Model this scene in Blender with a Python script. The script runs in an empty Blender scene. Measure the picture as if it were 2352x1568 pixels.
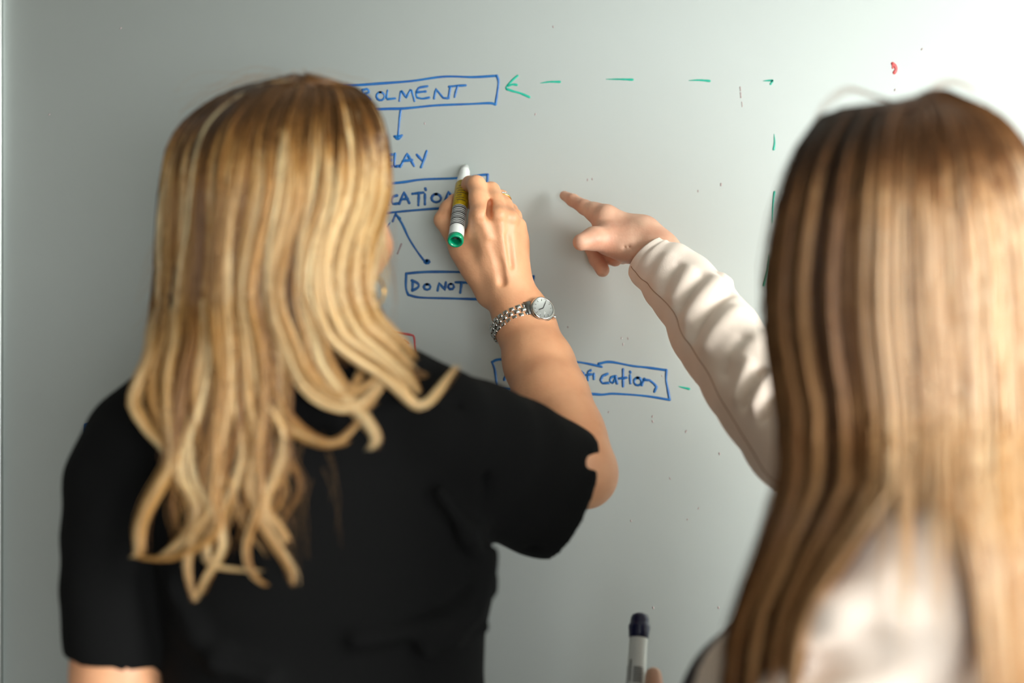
import bpy, math, random
import numpy as np
from mathutils import Vector, Matrix

R_ = np.random.RandomState(7)
random.seed(7)
S = bpy.context.scene
COL = S.collection
F = 50.0 / 36.0 * 2352            # focal length in pixels of the photograph
CZ = 1.41                         # camera height
BOARD = 1.615                     # distance of the writing surface

# ------------------------------------------------------------------ camera, world, light
cam_d = bpy.data.cameras.new('camera'); cam = bpy.data.objects.new('camera', cam_d); COL.objects.link(cam)
cam.location = (0, 0, CZ); cam.rotation_euler = (math.pi / 2, 0, 0)
cam_d.lens = 50; cam_d.sensor_width = 36; cam_d.clip_start = 0.02
cam_d.dof.use_dof = True; cam_d.dof.focus_distance = 1.52; cam_d.dof.aperture_fstop = 1.8
S.camera = cam
W = bpy.data.worlds.new('world'); S.world = W; W.use_nodes = True
wbg = W.node_tree.nodes['Background']
wbg.inputs[0].default_value = (0.86, 0.95, 0.93, 1); wbg.inputs[1].default_value = 0.5
def area(name, loc, target, sx, sy, power, color):
    l = bpy.data.lights.new(name, 'AREA'); l.shape = 'RECTANGLE'; l.size = sx; l.size_y = sy; l.energy = power; l.color = color
    o = bpy.data.objects.new(name, l); COL.objects.link(o); o.location = loc
    o.rotation_euler = (Vector(target) - Vector(loc)).to_track_quat('-Z', 'Y').to_euler()
    return o
area('window_daylight', (4.62, -1.75, 1.6), (0.1, 1.0, 1.25), 2.3, 1.9, 470, (0.97, 0.985, 0.965))
area('rear_fill_light', (0.9, -3.5, 1.05), (0.3, 1.45, 0.9), 4.6, 1.6, 200, (0.92, 0.97, 0.99))  # added fill light for the board; the rear wall has no window
S.view_settings.view_transform = 'Standard'; S.view_settings.look = 'None'
S.view_settings.gamma = 1; S.view_settings.use_curve_mapping = False
S.view_settings.exposure = 0.14

def P(px, py, d):
    return np.array([(px - 1176) / F * d, d, CZ - (py - 784) / F * d])
def Z(py, d): return CZ - (py - 784) / F * d
def X(px, d): return (px - 1176) / F * d

# ------------------------------------------------------------------ materials
def lin(c):
    return tuple(((v / 255) / 12.92 if v / 255 <= 0.04045 else ((v / 255 + 0.055) / 1.055) ** 2.4) for v in c) + (1,)
def mat(name, rgb, rough=0.5, metal=0.0, sss=0.0, bump=0.0, bscale=200, var=0.0, vscale=8, coat=0.0, rgb2=None, sheen=0.0, spec=None, stretch=None):
    m = bpy.data.materials.new(name); m.use_nodes = True
    nt = m.node_tree; b = nt.nodes['Principled BSDF']
    b.inputs['Base Color'].default_value = lin(rgb); b.inputs['Roughness'].default_value = rough
    b.inputs['Metallic'].default_value = metal
    if sss:
        b.inputs['Subsurface Weight'].default_value = sss
        b.inputs['Subsurface Radius'].default_value = (1.0, 0.35, 0.2); b.inputs['Subsurface Scale'].default_value = 0.006
    if coat: b.inputs['Coat Weight'].default_value = coat; b.inputs['Coat Roughness'].default_value = 0.15
    if sheen: b.inputs['Sheen Weight'].default_value = sheen
    if spec is not None: b.inputs['Specular IOR Level'].default_value = spec
    tc = nt.nodes.new('ShaderNodeTexCoord'); src = tc.outputs['Object']
    if stretch:
        mp = nt.nodes.new('ShaderNodeMapping'); mp.inputs['Scale'].default_value = stretch
        nt.links.new(src, mp.inputs[0]); src = mp.outputs[0]
    if var:
        n = nt.nodes.new('ShaderNodeTexNoise'); n.inputs['Scale'].default_value = vscale; n.inputs['Detail'].default_value = 4
        nt.links.new(src, n.inputs['Vector'])
        r = nt.nodes.new('ShaderNodeValToRGB'); r.color_ramp.elements[0].position = 0.3; r.color_ramp.elements[1].position = 0.7
        c2 = rgb2 or tuple(v * (1 - var) for v in rgb)
        r.color_ramp.elements[0].color = lin(rgb); r.color_ramp.elements[1].color = lin(c2)
        nt.links.new(n.outputs[0], r.inputs[0]); nt.links.new(r.outputs[0], b.inputs['Base Color'])
    if bump:
        n = nt.nodes.new('ShaderNodeTexNoise'); n.inputs['Scale'].default_value = bscale; n.inputs['Detail'].default_value = 3
        nt.links.new(src, n.inputs['Vector'])
        bp = nt.nodes.new('ShaderNodeBump'); bp.inputs['Strength'].default_value = bump; bp.inputs['Distance'].default_value = 0.0006
        nt.links.new(n.outputs[0], bp.inputs['Height']); nt.links.new(bp.outputs[0], b.inputs['Normal'])
    return m
M = {}
M['board'] = mat('whiteboard_enamel', (215, 222, 218), 0.32, var=0.02, vscale=1.5)
M['alu'] = mat('brushed_aluminium', (190, 194, 192), 0.4, 0.9, bump=0.2, bscale=90)
M['wall'] = mat('wall_paint', (214, 216, 210), 0.9, bump=0.3, bscale=250)
M['wall_dark'] = mat('taupe_wall_paint', (158, 152, 144), 0.9, bump=0.3, bscale=250)
M['floor'] = mat('grey_carpet', (168, 164, 156), 0.95, bump=1, bscale=700, var=0.15, vscale=60)
M['ink_blue'] = mat('blue_marker_ink', (6, 74, 142), 0.45, var=0.2, vscale=60, rgb2=(16, 100, 160))
M['ink_green'] = mat('green_marker_ink', (0, 168, 140), 0.45, var=0.1, vscale=60)
M['ink_red'] = mat('red_marker_ink', (205, 85, 85), 0.5, var=0.1, vscale=300)
M['ink_faint'] = mat('faded_ink', (160, 142, 140), 0.6)
M['skin1'] = mat('tanned_skin', (230, 172, 130), 0.48, sss=0.12, bump=0.35, bscale=420, var=0.1, vscale=26, rgb2=(214, 152, 112))
M['skin2'] = mat('fair_skin', (228, 184, 156), 0.5, sss=0.12, bump=0.3, bscale=420, var=0.1, vscale=30, rgb2=(212, 152, 124))
M['nail'] = mat('fingernail', (226, 176, 160), 0.25)
M['eyewhite'] = mat('eye_white', (235, 232, 228), 0.2); M['iris'] = mat('iris_blue', (70, 100, 120), 0.2)
M['shirt'] = mat('black_jersey', (15, 15, 15), 0.95, bump=0.7, bscale=900, spec=0.12)
M['blazer'] = mat('cream_blazer_cloth', (247, 230, 216), 0.85, bump=0.5, bscale=1100, sheen=0.1, spec=0.3)
M['thread'] = mat('beige_thread', (176, 140, 112), 0.9)
M['navy'] = mat('navy_blouse_with_shade', (100, 88, 80), 0.7, var=0.5, vscale=16, rgb2=(34, 38, 58))  # navy cloth; the brown-grey paints in shade of the blazer front
M['denim'] = mat('dark_trousers', (32, 34, 42), 0.9, bump=0.5, bscale=600)
M['shoe'] = mat('black_leather', (22, 20, 19), 0.4)
M['steel'] = mat('polished_steel', (215, 215, 212), 0.14, 1.0)
M['steel_b'] = mat('brushed_steel', (150, 150, 148), 0.3, 1.0)
M['dial'] = mat('silver_dial', (205, 208, 205), 0.3, 0.4)
M['gold'] = mat('gold', (226, 176, 92), 0.18, 1.0)
M['stone'] = mat('diamond', (235, 240, 242), 0.05, 0.6)
M['plastic_w'] = mat('white_plastic', (232, 234, 230), 0.3, coat=0.3)
M['plastic_g'] = mat('green_plastic', (0, 150, 105), 0.3, coat=0.3)
M['plastic_gd'] = mat('dark_green_plastic', (0, 62, 45), 0.5)
M['nib'] = mat('green_felt_nib', (110, 175, 155), 0.8)
M['plastic_n'] = mat('navy_plastic', (22, 26, 66), 0.35, coat=0.3)
M['label_y'] = mat('yellow_label', (205, 172, 10), 0.35, var=0.3, vscale=260, rgb2=(160, 128, 10))
M['print'] = mat('dark_print', (62, 60, 60), 0.5)
M['glasspane'] = mat('window_glass', (235, 240, 240), 0.05)
b = M['glasspane'].node_tree.nodes['Principled BSDF']; b.inputs['Transmission Weight'].default_value = 1.0
M['crystal'] = mat('watch_crystal', (250, 250, 250), 0.02)
b = M['crystal'].node_tree.nodes['Principled BSDF']; b.inputs['Transmission Weight'].default_value = 1.0; b.inputs['IOR'].default_value = 1.2

def hair_mat(name, stops):
    m = bpy.data.materials.new(name); m.use_nodes = True; nt = m.node_tree
    b = nt.nodes['Principled BSDF']; out = nt.nodes['Material Output']
    at = nt.nodes.new('ShaderNodeAttribute'); at.attribute_name = 'tone'
    r = nt.nodes.new('ShaderNodeValToRGB'); el = r.color_ramp.elements
    el[0].position = stops[0][0]; el[0].color = lin(stops[0][1]); el[1].position = stops[-1][0]; el[1].color = lin(stops[-1][1])
    for p, c in stops[1:-1]:
        e = el.new(p); e.color = lin(c)
    nt.links.new(at.outputs['Fac'], r.inputs[0]); nt.links.new(r.outputs[0], b.inputs['Base Color'])
    b.inputs['Roughness'].default_value = 0.38; b.inputs['Specular IOR Level'].default_value = 0.6
    tr = nt.nodes.new('ShaderNodeBsdfTranslucent'); nt.links.new(r.outputs[0], tr.inputs[0])
    mx = nt.nodes.new('ShaderNodeMixShader'); mx.inputs[0].default_value = 0.28
    nt.links.new(b.outputs[0], mx.inputs[1]); nt.links.new(tr.outputs[0], mx.inputs[2]); nt.links.new(mx.outputs[0], out.inputs[0])
    return m
M['hair1'] = hair_mat('golden_blond_hair', [(0, (38, 24, 14)), (0.25, (92, 62, 32)), (0.5, (166, 112, 54)), (0.75, (226, 176, 102)), (1, (255, 236, 188))])
M['hair2'] = hair_mat('light_brown_blond_hair', [(0, (38, 23, 13)), (0.25, (88, 56, 30)), (0.5, (166, 112, 64)), (0.75, (232, 186, 130)), (1, (255, 236, 202))])

# ------------------------------------------------------------------ object helpers
def link(name, me, parent=None, m=None, smooth=True):
    o = bpy.data.objects.new(name, me); COL.objects.link(o)
    if parent is not None: o.parent = parent
    if m is not None and len(me.materials) == 0:
        for k in (m if isinstance(m, (list, tuple)) else [m]): me.materials.append(k)
    if smooth and len(me.polygons): me.polygons.foreach_set('use_smooth', np.ones(len(me.polygons), bool))
    return o
def tag(o, label=None, cat=None, group=None, kind=None):
    if label: o['label'] = label
    if cat: o['category'] = cat
    if group: o['group'] = group
    if kind: o['kind'] = kind
    return o
def empty(name, loc):
    o = bpy.data.objects.new(name, None); COL.objects.link(o); o.location = loc; o.empty_display_size = 0.05
    return o
ROOTS = {}
def npmesh(name, V, Q):
    """V (n,3), Q (m,k) faces"""
    me = bpy.data.meshes.new(name); V = np.asarray(V, np.float32); Q = np.asarray(Q, np.int32)
    me.vertices.add(len(V)); me.vertices.foreach_set('co', V.ravel())
    me.loops.add(Q.size); me.loops.foreach_set('vertex_index', Q.ravel())
    me.polygons.add(len(Q)); me.polygons.foreach_set('loop_start', np.arange(0, Q.size, Q.shape[1], dtype=np.int32))
    me.update(calc_edges=True); me.validate()
    return me
def local(V, parent):
    return np.asarray(V) - np.array(parent.location) if parent is not None else np.asarray(V)
def box_mesh(lo, hi):
    x0, y0, z0 = lo; x1, y1, z1 = hi
    V = [(x0,y0,z0),(x1,y0,z0),(x1,y1,z0),(x0,y1,z0),(x0,y0,z1),(x1,y0,z1),(x1,y1,z1),(x0,y1,z1)]
    Q = [(0,3,2,1),(4,5,6,7),(0,1,5,4),(1,2,6,5),(2,3,7,6),(3,0,4,7)]
    return np.array(V, float), np.array(Q)
def box(name, lo, hi, m, parent=None, bev=0.0):
    V, Q = box_mesh(lo, hi); o = link(name, npmesh(name, local(V, parent), Q), parent, m, False)
    if bev:
        md = o.modifiers.new('bevel', 'BEVEL'); md.width = bev; md.segments = 2
    return o
def merge(parts):
    Vs, Qs, n = [], [], 0
    for V, Q in parts:
        Vs.append(V); Qs.append(np.asarray(Q) + n); n += len(V)
    return np.concatenate(Vs), np.concatenate(Qs)
def frame_of(a):
    a = np.array(a, float); a /= np.linalg.norm(a)
    t = np.array([0, 0, 1.0]) if abs(a[2]) < 0.9 else np.array([1.0, 0, 0])
    u = np.cross(t, a); u /= np.linalg.norm(u); v = np.cross(a, u)
    return u, v, a
def lathe(prof, origin, axis, n=32):
    """prof list of (r, h); axis direction; returns V,Q"""
    u, v, a = frame_of(axis); th = np.linspace(0, 2 * math.pi, n, endpoint=False)
    ring = np.cos(th)[:, None] * u + np.sin(th)[:, None] * v
    V = np.concatenate([np.array(origin) + ring * max(r, 1e-5) + a * h for r, h in prof])
    i = np.arange(n); j = (i + 1) % n; Q = []
    for k in range(len(prof) - 1):
        Q.append(np.stack([k*n+i, k*n+j, (k+1)*n+j, (k+1)*n+i], 1))
    return V, np.concatenate(Q)
def torus(c, nrm, R, r, n=40, m=12, sx=1.0):
    u, v, a = frame_of(nrm); V = []
    for t in np.linspace(0, 2*math.pi, n, endpoint=False):
        d = math.cos(t)*u*sx + math.sin(t)*v
        for s in np.linspace(0, 2*math.pi, m, endpoint=False):
            V.append(np.array(c) + d*(R + r*math.cos(s)) + a*r*math.sin(s))
    i = np.repeat(np.arange(n), m); j = np.tile(np.arange(m), n)
    Q = np.stack([i*m+j, ((i+1)%n)*m+j, ((i+1)%n)*m+(j+1)%m, i*m+(j+1)%m], 1)
    return np.array(V), Q
def catmull(pts, n):
    """pts (...,K,D) -> (...,n,D) uniform Catmull-Rom"""
    pts = np.asarray(pts, float); K = pts.shape[-2]
    p = np.concatenate([2*pts[..., :1, :]-pts[..., 1:2, :], pts, 2*pts[..., -1:, :]-pts[..., -2:-1, :]], -2)
    s = np.linspace(0, K-1-1e-6, n); i = s.astype(int); f = (s-i)[:, None]
    a, b, c, d = p[..., i, :], p[..., i+1, :], p[..., i+2, :], p[..., i+3, :]
    return 0.5*((2*b)+(-a+c)*f+(2*a-5*b+4*c-d)*f**2+(-a+3*b-3*c+d)*f**3)

# ------------------------------------------------------------------ implicit surfaces
class Field:
    def __init__(s, lo, hi, h):
        s.lo = np.array(lo, float); s.h = h
        s.n = np.maximum(2, np.ceil((np.array(hi, float) - s.lo) / h).astype(int) + 1)
        s.v = np.full(s.n, 0.05, np.float32)
        s.ax = [(s.lo[i] + np.arange(s.n[i]) * h).astype(np.float32) for i in range(3)]
    def sub(s, lo, hi):
        a = np.clip(np.floor((np.array(lo) - s.lo) / s.h).astype(int), 0, s.n)
        b = np.clip(np.ceil((np.array(hi) - s.lo) / s.h).astype(int) + 1, 0, s.n)
        if (b <= a).any(): return None, None
        sl = tuple(slice(a[i], b[i]) for i in range(3))
        return sl, (s.ax[0][sl[0]][:, None, None], s.ax[1][sl[1]][None, :, None], s.ax[2][sl[2]][None, None, :])
    def put(s, sl, d, k, mode):
        g = s.v[sl]
        if mode == 'add':
            hh = np.maximum(k - np.abs(g - d), 0) / k; s.v[sl] = np.minimum(g, d) - hh*hh*k*0.25
        else:
            hh = np.maximum(k - np.abs(g + d), 0) / k; s.v[sl] = np.maximum(g, -d) + hh*hh*k*0.25
    def cap(s, a, b, ra, rb, k=0.004, mode='add'):
        a = np.array(a, float); b = np.array(b, float); R = max(ra, rb) + k + 0.012
        sl, g = s.sub(np.minimum(a, b) - R, np.maximum(a, b) + R)
        if sl is None: return s
        ba = b - a; L = max(float(ba @ ba), 1e-12)
        px, py, pz = g[0]-a[0], g[1]-a[1], g[2]-a[2]
        t = np.clip((px*ba[0] + py*ba[1] + pz*ba[2]) / L, 0, 1)
        d = np.sqrt((px-t*ba[0])**2 + (py-t*ba[1])**2 + (pz-t*ba[2])**2) - (ra + (rb-ra)*t)
        s.put(sl, d, k, mode); return s
    def chain(s, pts, k=0.004, mode='add'):
        for (a, ra), (b, rb) in zip(pts[:-1], pts[1:]): s.cap(a, b, ra, rb, k, mode)
        return s
    def ell(s, c, r, k=0.004, mode='add', ax=None):
        c = np.array(c, float); r = np.array(r, float); Rm = r.max() + k + 0.012
        sl, g = s.sub(c - Rm, c + Rm)
        if sl is None: return s
        px, py, pz = g[0]-c[0], g[1]-c[1], g[2]-c[2]
        if ax is None: q = (px, py, pz)
        else: q = [px*e[0] + py*e[1] + pz*e[2] for e in ax]
        k0 = np.sqrt((q[0]/r[0])**2 + (q[1]/r[1])**2 + (q[2]/r[2])**2)
        k1 = np.sqrt((q[0]/r[0]**2)**2 + (q[1]/r[1]**2)**2 + (q[2]/r[2]**2)**2)
        d = k0*(k0-1)/np.maximum(k1, 1e-6)
        s.put(sl, d, k, mode); return s
    def loft(s, rows, k=0.01, yaw=0.0, mode='add', p=2.0):
        """rows: (z, cx, cy, a, b) sorted by z; elliptical column"""
        rows = sorted(rows); zs = np.array([r[0] for r in rows])
        lo = np.array([min(r[1]-max(r[3],r[4]) for r in rows)-.03, min(r[2]-max(r[3],r[4]) for r in rows)-.03, zs[0]-.02])
        hi = np.array([max(r[1]+max(r[3],r[4]) for r in rows)+.03, max(r[2]+max(r[3],r[4]) for r in rows)+.03, zs[-1]+.02])
        sl, g = s.sub(lo, hi)
        if sl is None: return s
        z = g[2].ravel(); f = [np.interp(z, zs, [r[i] for r in rows])[None, None, :] for i in (1, 2, 3, 4)]
        dx, dy = g[0]-f[0], g[1]-f[1]; c, sn = math.cos(yaw), math.sin(yaw)
        u = dx*c + dy*sn; v = -dx*sn + dy*c
        q = (np.abs(u/f[2])**p + np.abs(v/f[3])**p)**(1/p)
        d = (q-1)*np.minimum(f[2], f[3])
        d = np.maximum(d, np.maximum(zs[0]-z, z-zs[-1])[None, None, :])
        s.put(sl, d.astype(np.float32), k, mode); return s
    def plane(s, c, n, lo=None, hi=None, k=0.002):
        """remove everything on the side n points to, inside the box lo..hi"""
        c = np.array(c, float); n = np.array(n, float); n /= np.linalg.norm(n)
        sl, g = s.sub(lo if lo is not None else s.lo, hi if hi is not None else s.lo + s.n*s.h)
        d = (g[0]-c[0])*n[0] + (g[1]-c[1])*n[1] + (g[2]-c[2])*n[2]
        s.v[sl] = np.maximum(s.v[sl], d); return s
    def blur(s, it=1):
        for _ in range(it):
            for ax in range(3):
                a = np.swapaxes(s.v, 0, ax); b = a.copy(); b[1:-1] = (a[:-2] + 2*a[1:-1] + a[2:]) * 0.25; s.v = np.swapaxes(b, 0, ax).copy()
        return s
    def mesh(s):
        v = s.v; v[0] = v[-1] = 0.05; v[:, 0] = v[:, -1] = 0.05; v[:, :, 0] = v[:, :, -1] = 0.05
        neg = v < 0; nx, ny, nz = v.shape
        cnt = np.zeros((nx-1, ny-1, nz-1), np.int8)
        for dx in (0, 1):
            for dy in (0, 1):
                for dz in (0, 1): cnt += neg[dx:nx-1+dx, dy:ny-1+dy, dz:nz-1+dz]
        act = (cnt > 0) & (cnt < 8); I = np.argwhere(act); idx = np.full(act.shape, -1, np.int64); idx[act] = np.arange(len(I))
        acc = np.zeros((len(I), 3)); num = np.zeros(len(I))
        C = [(0,0,0),(1,0,0),(0,1,0),(1,1,0),(0,0,1),(1,0,1),(0,1,1),(1,1,1)]
        vals = [v[I[:,0]+c[0], I[:,1]+c[1], I[:,2]+c[2]].astype(float) for c in C]
        for a, b in [(0,1),(2,3),(4,5),(6,7),(0,2),(1,3),(4,6),(5,7),(0,4),(1,5),(2,6),(3,7)]:
            m = (vals[a] < 0) != (vals[b] < 0); t = np.where(m, vals[a]/np.where(m, vals[a]-vals[b], 1), 0)
            pt = np.array(C[a]) + t[:, None]*(np.array(C[b])-np.array(C[a])); acc += pt*m[:, None]; num += m
        V = s.lo + (I + acc/np.maximum(num, 1)[:, None])*s.h
        Qs = []
        for ax in range(3):
            sl0 = [slice(None)]*3; sl1 = [slice(None)]*3; sl0[ax] = slice(0, -1); sl1[ax] = slice(1, None)
            e = neg[tuple(sl0)] != neg[tuple(sl1)]; E = np.argwhere(e); o1, o2 = [(1,2),(2,0),(0,1)][ax]
            ok = (E[:, o1] > 0) & (E[:, o2] > 0) & (E[:, o1] < v.shape[o1]-1) & (E[:, o2] < v.shape[o2]-1); E = E[ok]
            d1 = np.zeros(3, int); d1[o1] = 1; d2 = np.zeros(3, int); d2[o2] = 1
            g = lambda A: idx[A[:,0], A[:,1], A[:,2]]
            q = np.stack([g(E-d1-d2), g(E-d2), g(E), g(E-d1)], 1)
            inside = neg[E[:,0], E[:,1], E[:,2]]; q[~inside] = q[~inside][:, ::-1]
            Qs.append(q)
        Q = np.concatenate(Qs); Q = Q[(Q >= 0).all(1)]
        return V, Q
def smooth_VQ(V, Q, it=2, lam=0.5):
    E = np.concatenate([Q[:, [0,1]], Q[:, [1,2]], Q[:, [2,3]], Q[:, [3,0]]]); n = len(V)
    deg = np.bincount(E[:,0], minlength=n) + np.bincount(E[:,1], minlength=n)
    for _ in range(it):
        s = np.stack([np.bincount(E[:,0], V[E[:,1], k], n) + np.bincount(E[:,1], V[E[:,0], k], n) for k in range(3)], 1)
        V = V + lam*(s/np.maximum(deg, 1)[:, None] - V)
    return V, Q

# ================================================================== SETTING
def structure(name, lo, hi, m):
    o = box(name, lo, hi, m); o['kind'] = 'structure'; return o
XR, YB, HC = 4.75, -3.6, 2.95
structure('floor', (-2.6, YB, -0.05), (XR, 1.65, 0.0), M['floor'])
structure('ceiling', (-2.7, YB-.1, HC), (XR+.1, 1.75, HC+.1), M['wall'])
structure('wall_back', (-2.6, 1.65, 0), (XR, 1.75, HC), M['wall'])
structure('wall_left', (-2.7, YB, 0), (-2.6, 1.75, HC), M['wall_dark'])
structure('wall_front', (-2.6, YB-.1, 0), (XR, YB, HC), M['wall_dark'])
# right wall with its window opening
wy0, wy1, wz0, wz1 = -2.95, -0.55, 0.6, 2.6
parts = [box_mesh((XR, YB, 0), (XR+.1, 1.75, wz0)), box_mesh((XR, YB, wz1), (XR+.1, 1.75, HC)),
         box_mesh((XR, YB, wz0), (XR+.1, wy0, wz1)), box_mesh((XR, wy1, wz0), (XR+.1, 1.75, wz1))]
V, Q = merge(parts); wr = link('wall_right', npmesh('wall_right', V, Q), None, M['wall'], False); wr['kind'] = 'structure'
ym = (wy0+wy1)/2
wf = link('window_1', npmesh('window_1', *merge([box_mesh((XR+.02, wy0, wz0), (XR+.08, wy1, wz0+.06)), box_mesh((XR+.02, wy0, wz1-.06), (XR+.08, wy1, wz1)),
     box_mesh((XR+.02, wy0, wz0), (XR+.08, wy0+.06, wz1)), box_mesh((XR+.02, wy1-.06, wz0), (XR+.08, wy1, wz1)), box_mesh((XR+.03, ym-.03, wz0), (XR+.07, ym+.03, wz1))])), None, M['plastic_w'], False)
wf['kind'] = 'structure'
for k, (a, c) in enumerate(((wy0+.06, ym-.03), (ym+.03, wy1-.06))):
    box('pane', (XR+.045, a, wz0+.06), (XR+.051, c, wz1-.06), M['glasspane'], wf)

# ================================================================== WHITEBOARD
wb = empty('whiteboard', (0.6, BOARD, 1.5))
tag(wb, 'large white magnetic whiteboard covered in blue, green and red flow chart notes', 'whiteboard')
bx0, bx1, bz0, bz1 = X(8, BOARD), 1.75, 0.86, 2.12
box('writing_surface', (bx0-.002, BOARD, bz0), (bx1, BOARD+.02, bz1), M['board'], wb)
fr = 0.022
for lo, hi in (((bx0-fr, BOARD-.006, bz0-fr), (bx0, BOARD+.03, bz1+fr)), ((bx1, BOARD-.006, bz0-fr), (bx1+fr, BOARD+.03, bz1+fr)),
               ((bx0, BOARD-.006, bz0-fr), (bx1, BOARD+.03, bz0)), ((bx0, BOARD-.006, bz1), (bx1, BOARD+.03, bz1+fr))):
    box('frame_rail', lo, hi, M['alu'], wb, 0.002)
box('pen_tray', (0.2, BOARD-.075, bz0-.035), (1.3, BOARD-.006, bz0-fr), M['alu'], wb, 0.002)

def circ(cx, cy, rx, ry, a0=-100, a1=275, n=16):
    return [(cx+rx*math.cos(math.radians(a0+(a1-a0)*i/(n-1))), cy+ry*math.sin(math.radians(a0+(a1-a0)*i/(n-1)))) for i in range(n)]
def ink(name, strokes, m, label=None, w=6.0, smooth=True):
    """hand-drawn strokes as flat ribbons of ink lying on the board"""
    parts = []
    for i, st in enumerate(strokes):
        ww = w; taper = 0
        if isinstance(st, tuple) and isinstance(st[0], list): st, ww, taper = st
        st = np.array(st, float)
        L = np.linalg.norm(np.diff(st, axis=0), axis=1).sum()
        n = max(8, int(L/5)); c = catmull(st, n) if (smooth and len(st) > 2) else np.stack([np.interp(np.linspace(0, len(st)-1, n), range(len(st)), st[:, k]) for k in (0, 1)], 1)
        t = np.gradient(c, axis=0); t /= np.maximum(np.linalg.norm(t, axis=1, keepdims=True), 1e-6)
        nn = np.stack([-t[:, 1], t[:, 0]], 1)
        s = np.linspace(0, 1, n); hw = ww/2*(1 + 0.12*np.sin(s*7+i) + 0.06*np.sin(s*23+i*2))
        if taper == 1: hw = hw*np.clip(0.25 + s*1.1, 0, 1)
        if taper == 2: hw = hw*np.clip(1.3 - s*1.1, 0.25, 1)
        # rounded ends
        c = np.concatenate([[c[0]-t[0]*hw[0]*.95], [c[0]-t[0]*hw[0]*.6], c, [c[-1]+t[-1]*hw[-1]*.6], [c[-1]+t[-1]*hw[-1]*.95]])
        nn = np.concatenate([nn[:1], nn[:1], nn, nn[-1:], nn[-1:]]); hw = np.concatenate([[hw[0]*.3, hw[0]*.8], hw, [hw[-1]*.8, hw[-1]*.3]])
        a = c + nn*hw[:, None]; b2 = c - nn*hw[:, None]; n = len(c)
        off = 0.00025 + 0.00006*i/ max(1, len(strokes))
        V = []
        for q in (a, b2): V.append(np.stack([(q[:, 0]-1176)/F*BOARD, np.full(n, BOARD-off), CZ-(q[:, 1]-784)/F*BOARD], 1))
        V.append(V[0] + [0, off-1e-5, 0]); V.append(V[1] + [0, off-1e-5, 0])
        V = np.concatenate(V); k = np.arange(n-1)
        Q = np.concatenate([np.stack([k, k+1, n+k+1, n+k], 1), np.stack([2*n+k, 2*n+k+1, k+1, k], 1), np.stack([n+k, n+k+1, 3*n+k+1, 3*n+k], 1)])
        parts.append((V, Q))
    V, Q = merge(parts); o = link(name, npmesh(name, local(V, wb), Q), wb, m, False)
    if label: o['label'] = label
    return o
B_, G_, RD = M['ink_blue'], M['ink_green'], M['ink_red']
ink('drawn_box', [[(700,205),(802,197),(870,192),(946,186),(1020,176),(1087,177),(1141,174)], [(1141,174),(1145,188),(1142,214),(1138,240)],
    [(1138,240),(1124,237),(1076,239),(1002,242),(928,249),(869,251),(720,262)]], B_, 'blue drawn box around the word ending OLMENT', 5.5)
ink('handwritten_word', [[(833,207),(832,228)], [(832,207),(844,204),(849,211),(837,217)], [(837,217),(850,229)], circ(874,221,9.5,9.5),
    [(890,208),(887,228),(908,226)], [(917,232),(921,207),(933,224),(944,204),(952,232)], [(982,198),(962,201),(956,212),(957,224),(970,227),(986,224)], [(958,212),(978,210)],
    [(997,226),(1001,204),(1018,225),(1030,226),(1034,201)], [(1031,199),(1050,197),(1070,196)], [(1051,198),(1047,210),(1044,223)]], B_, 'blue handwritten letters ROLMENT', 5.2, smooth=False)
ink('drawn_arrow', [[(920,253),(917,280),(914,317)], [(906,313),(914,320),(923,311)], [(907,313),(921,312)], [(909,315),(918,315)]], B_, 'short blue arrow pointing down', 5)
ink('handwritten_word', [[(901,355),(887,356),(886,382),(900,382)], [(887,368),(898,368)], [(907,353),(905,383),(917,381)],
    [(919,383),(935,353),(951,381)], [(925,370),(947,367)], [(957,355),(969,368)], [(980,347),(974,366),(967,384)]], B_, 'blue handwritten letters ELAY', 6, smooth=False)
ink('drawn_box', [[(860,426),(891,422),(928,418),(972,412),(1050,409),(1104,402),(1120,401)], [(1120,401),(1119,425),(1117,474)],
    [(870,490),(898,488),(939,484),(1017,478),(1117,474)]], B_, 'blue drawn box around letters CATION', 5.5)
ink('handwritten_word', [[(892,445),(891,470)], [(912,449),(902,451),(898,461),(903,469),(914,467)], [(917,468),(928,441),(940,466)], [(921,458),(937,456)],
    [(947,445),(973,442)], [(962,444),(961,471)], [(976,446),(976,469)], [(977,433),(978,436)], circ(1002,455,11,9.5), [(1022,463),(1030,440),(1042,458),(1047,470),(1054,443)]], B_, 'blue handwritten letters ICATION', 6, smooth=False)
ink('drawn_arrow', [[(909,491),(924,515),(939,547),(958,577),(975,600)], [(909,492),(905,500),(902,508)], [(909,492),(919,502)], circ(981,601,6.5,4), circ(981,601,3,1.5),
    ([(897,510),(888,521)], 4, 1), ([(885,526),(878,536)], 3.5, 1)], B_, 'blue slanted line from an arrow head down to a dot', 5)
ink('drawn_box', [[(933,628),(966,625),(1002,624),(1065,625),(1140,630),(1216,635),(1226,634)], [(933,628),(932,655),(934,668),(938,677)],
    [(938,677),(965,683),(1030,685),(1102,687),(1224,690)], [(1226,634),(1224,656),(1223,690)]], B_, 'blue drawn box around DO NOT', 5.5)
ink('handwritten_word', [[(948,646),(947,667)], [(946,644),(958,649),(963,655),(958,662),(947,667)], circ(981,659,8,6.5), [(1005,667),(1008,650),(1022,665),(1024,648)],
    circ(1036,658,7,6.5), [(1046,648),(1073,649)], [(1060,649),(1057,672)]], B_, 'blue handwritten words DO NOT', 6, smooth=False)
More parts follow.
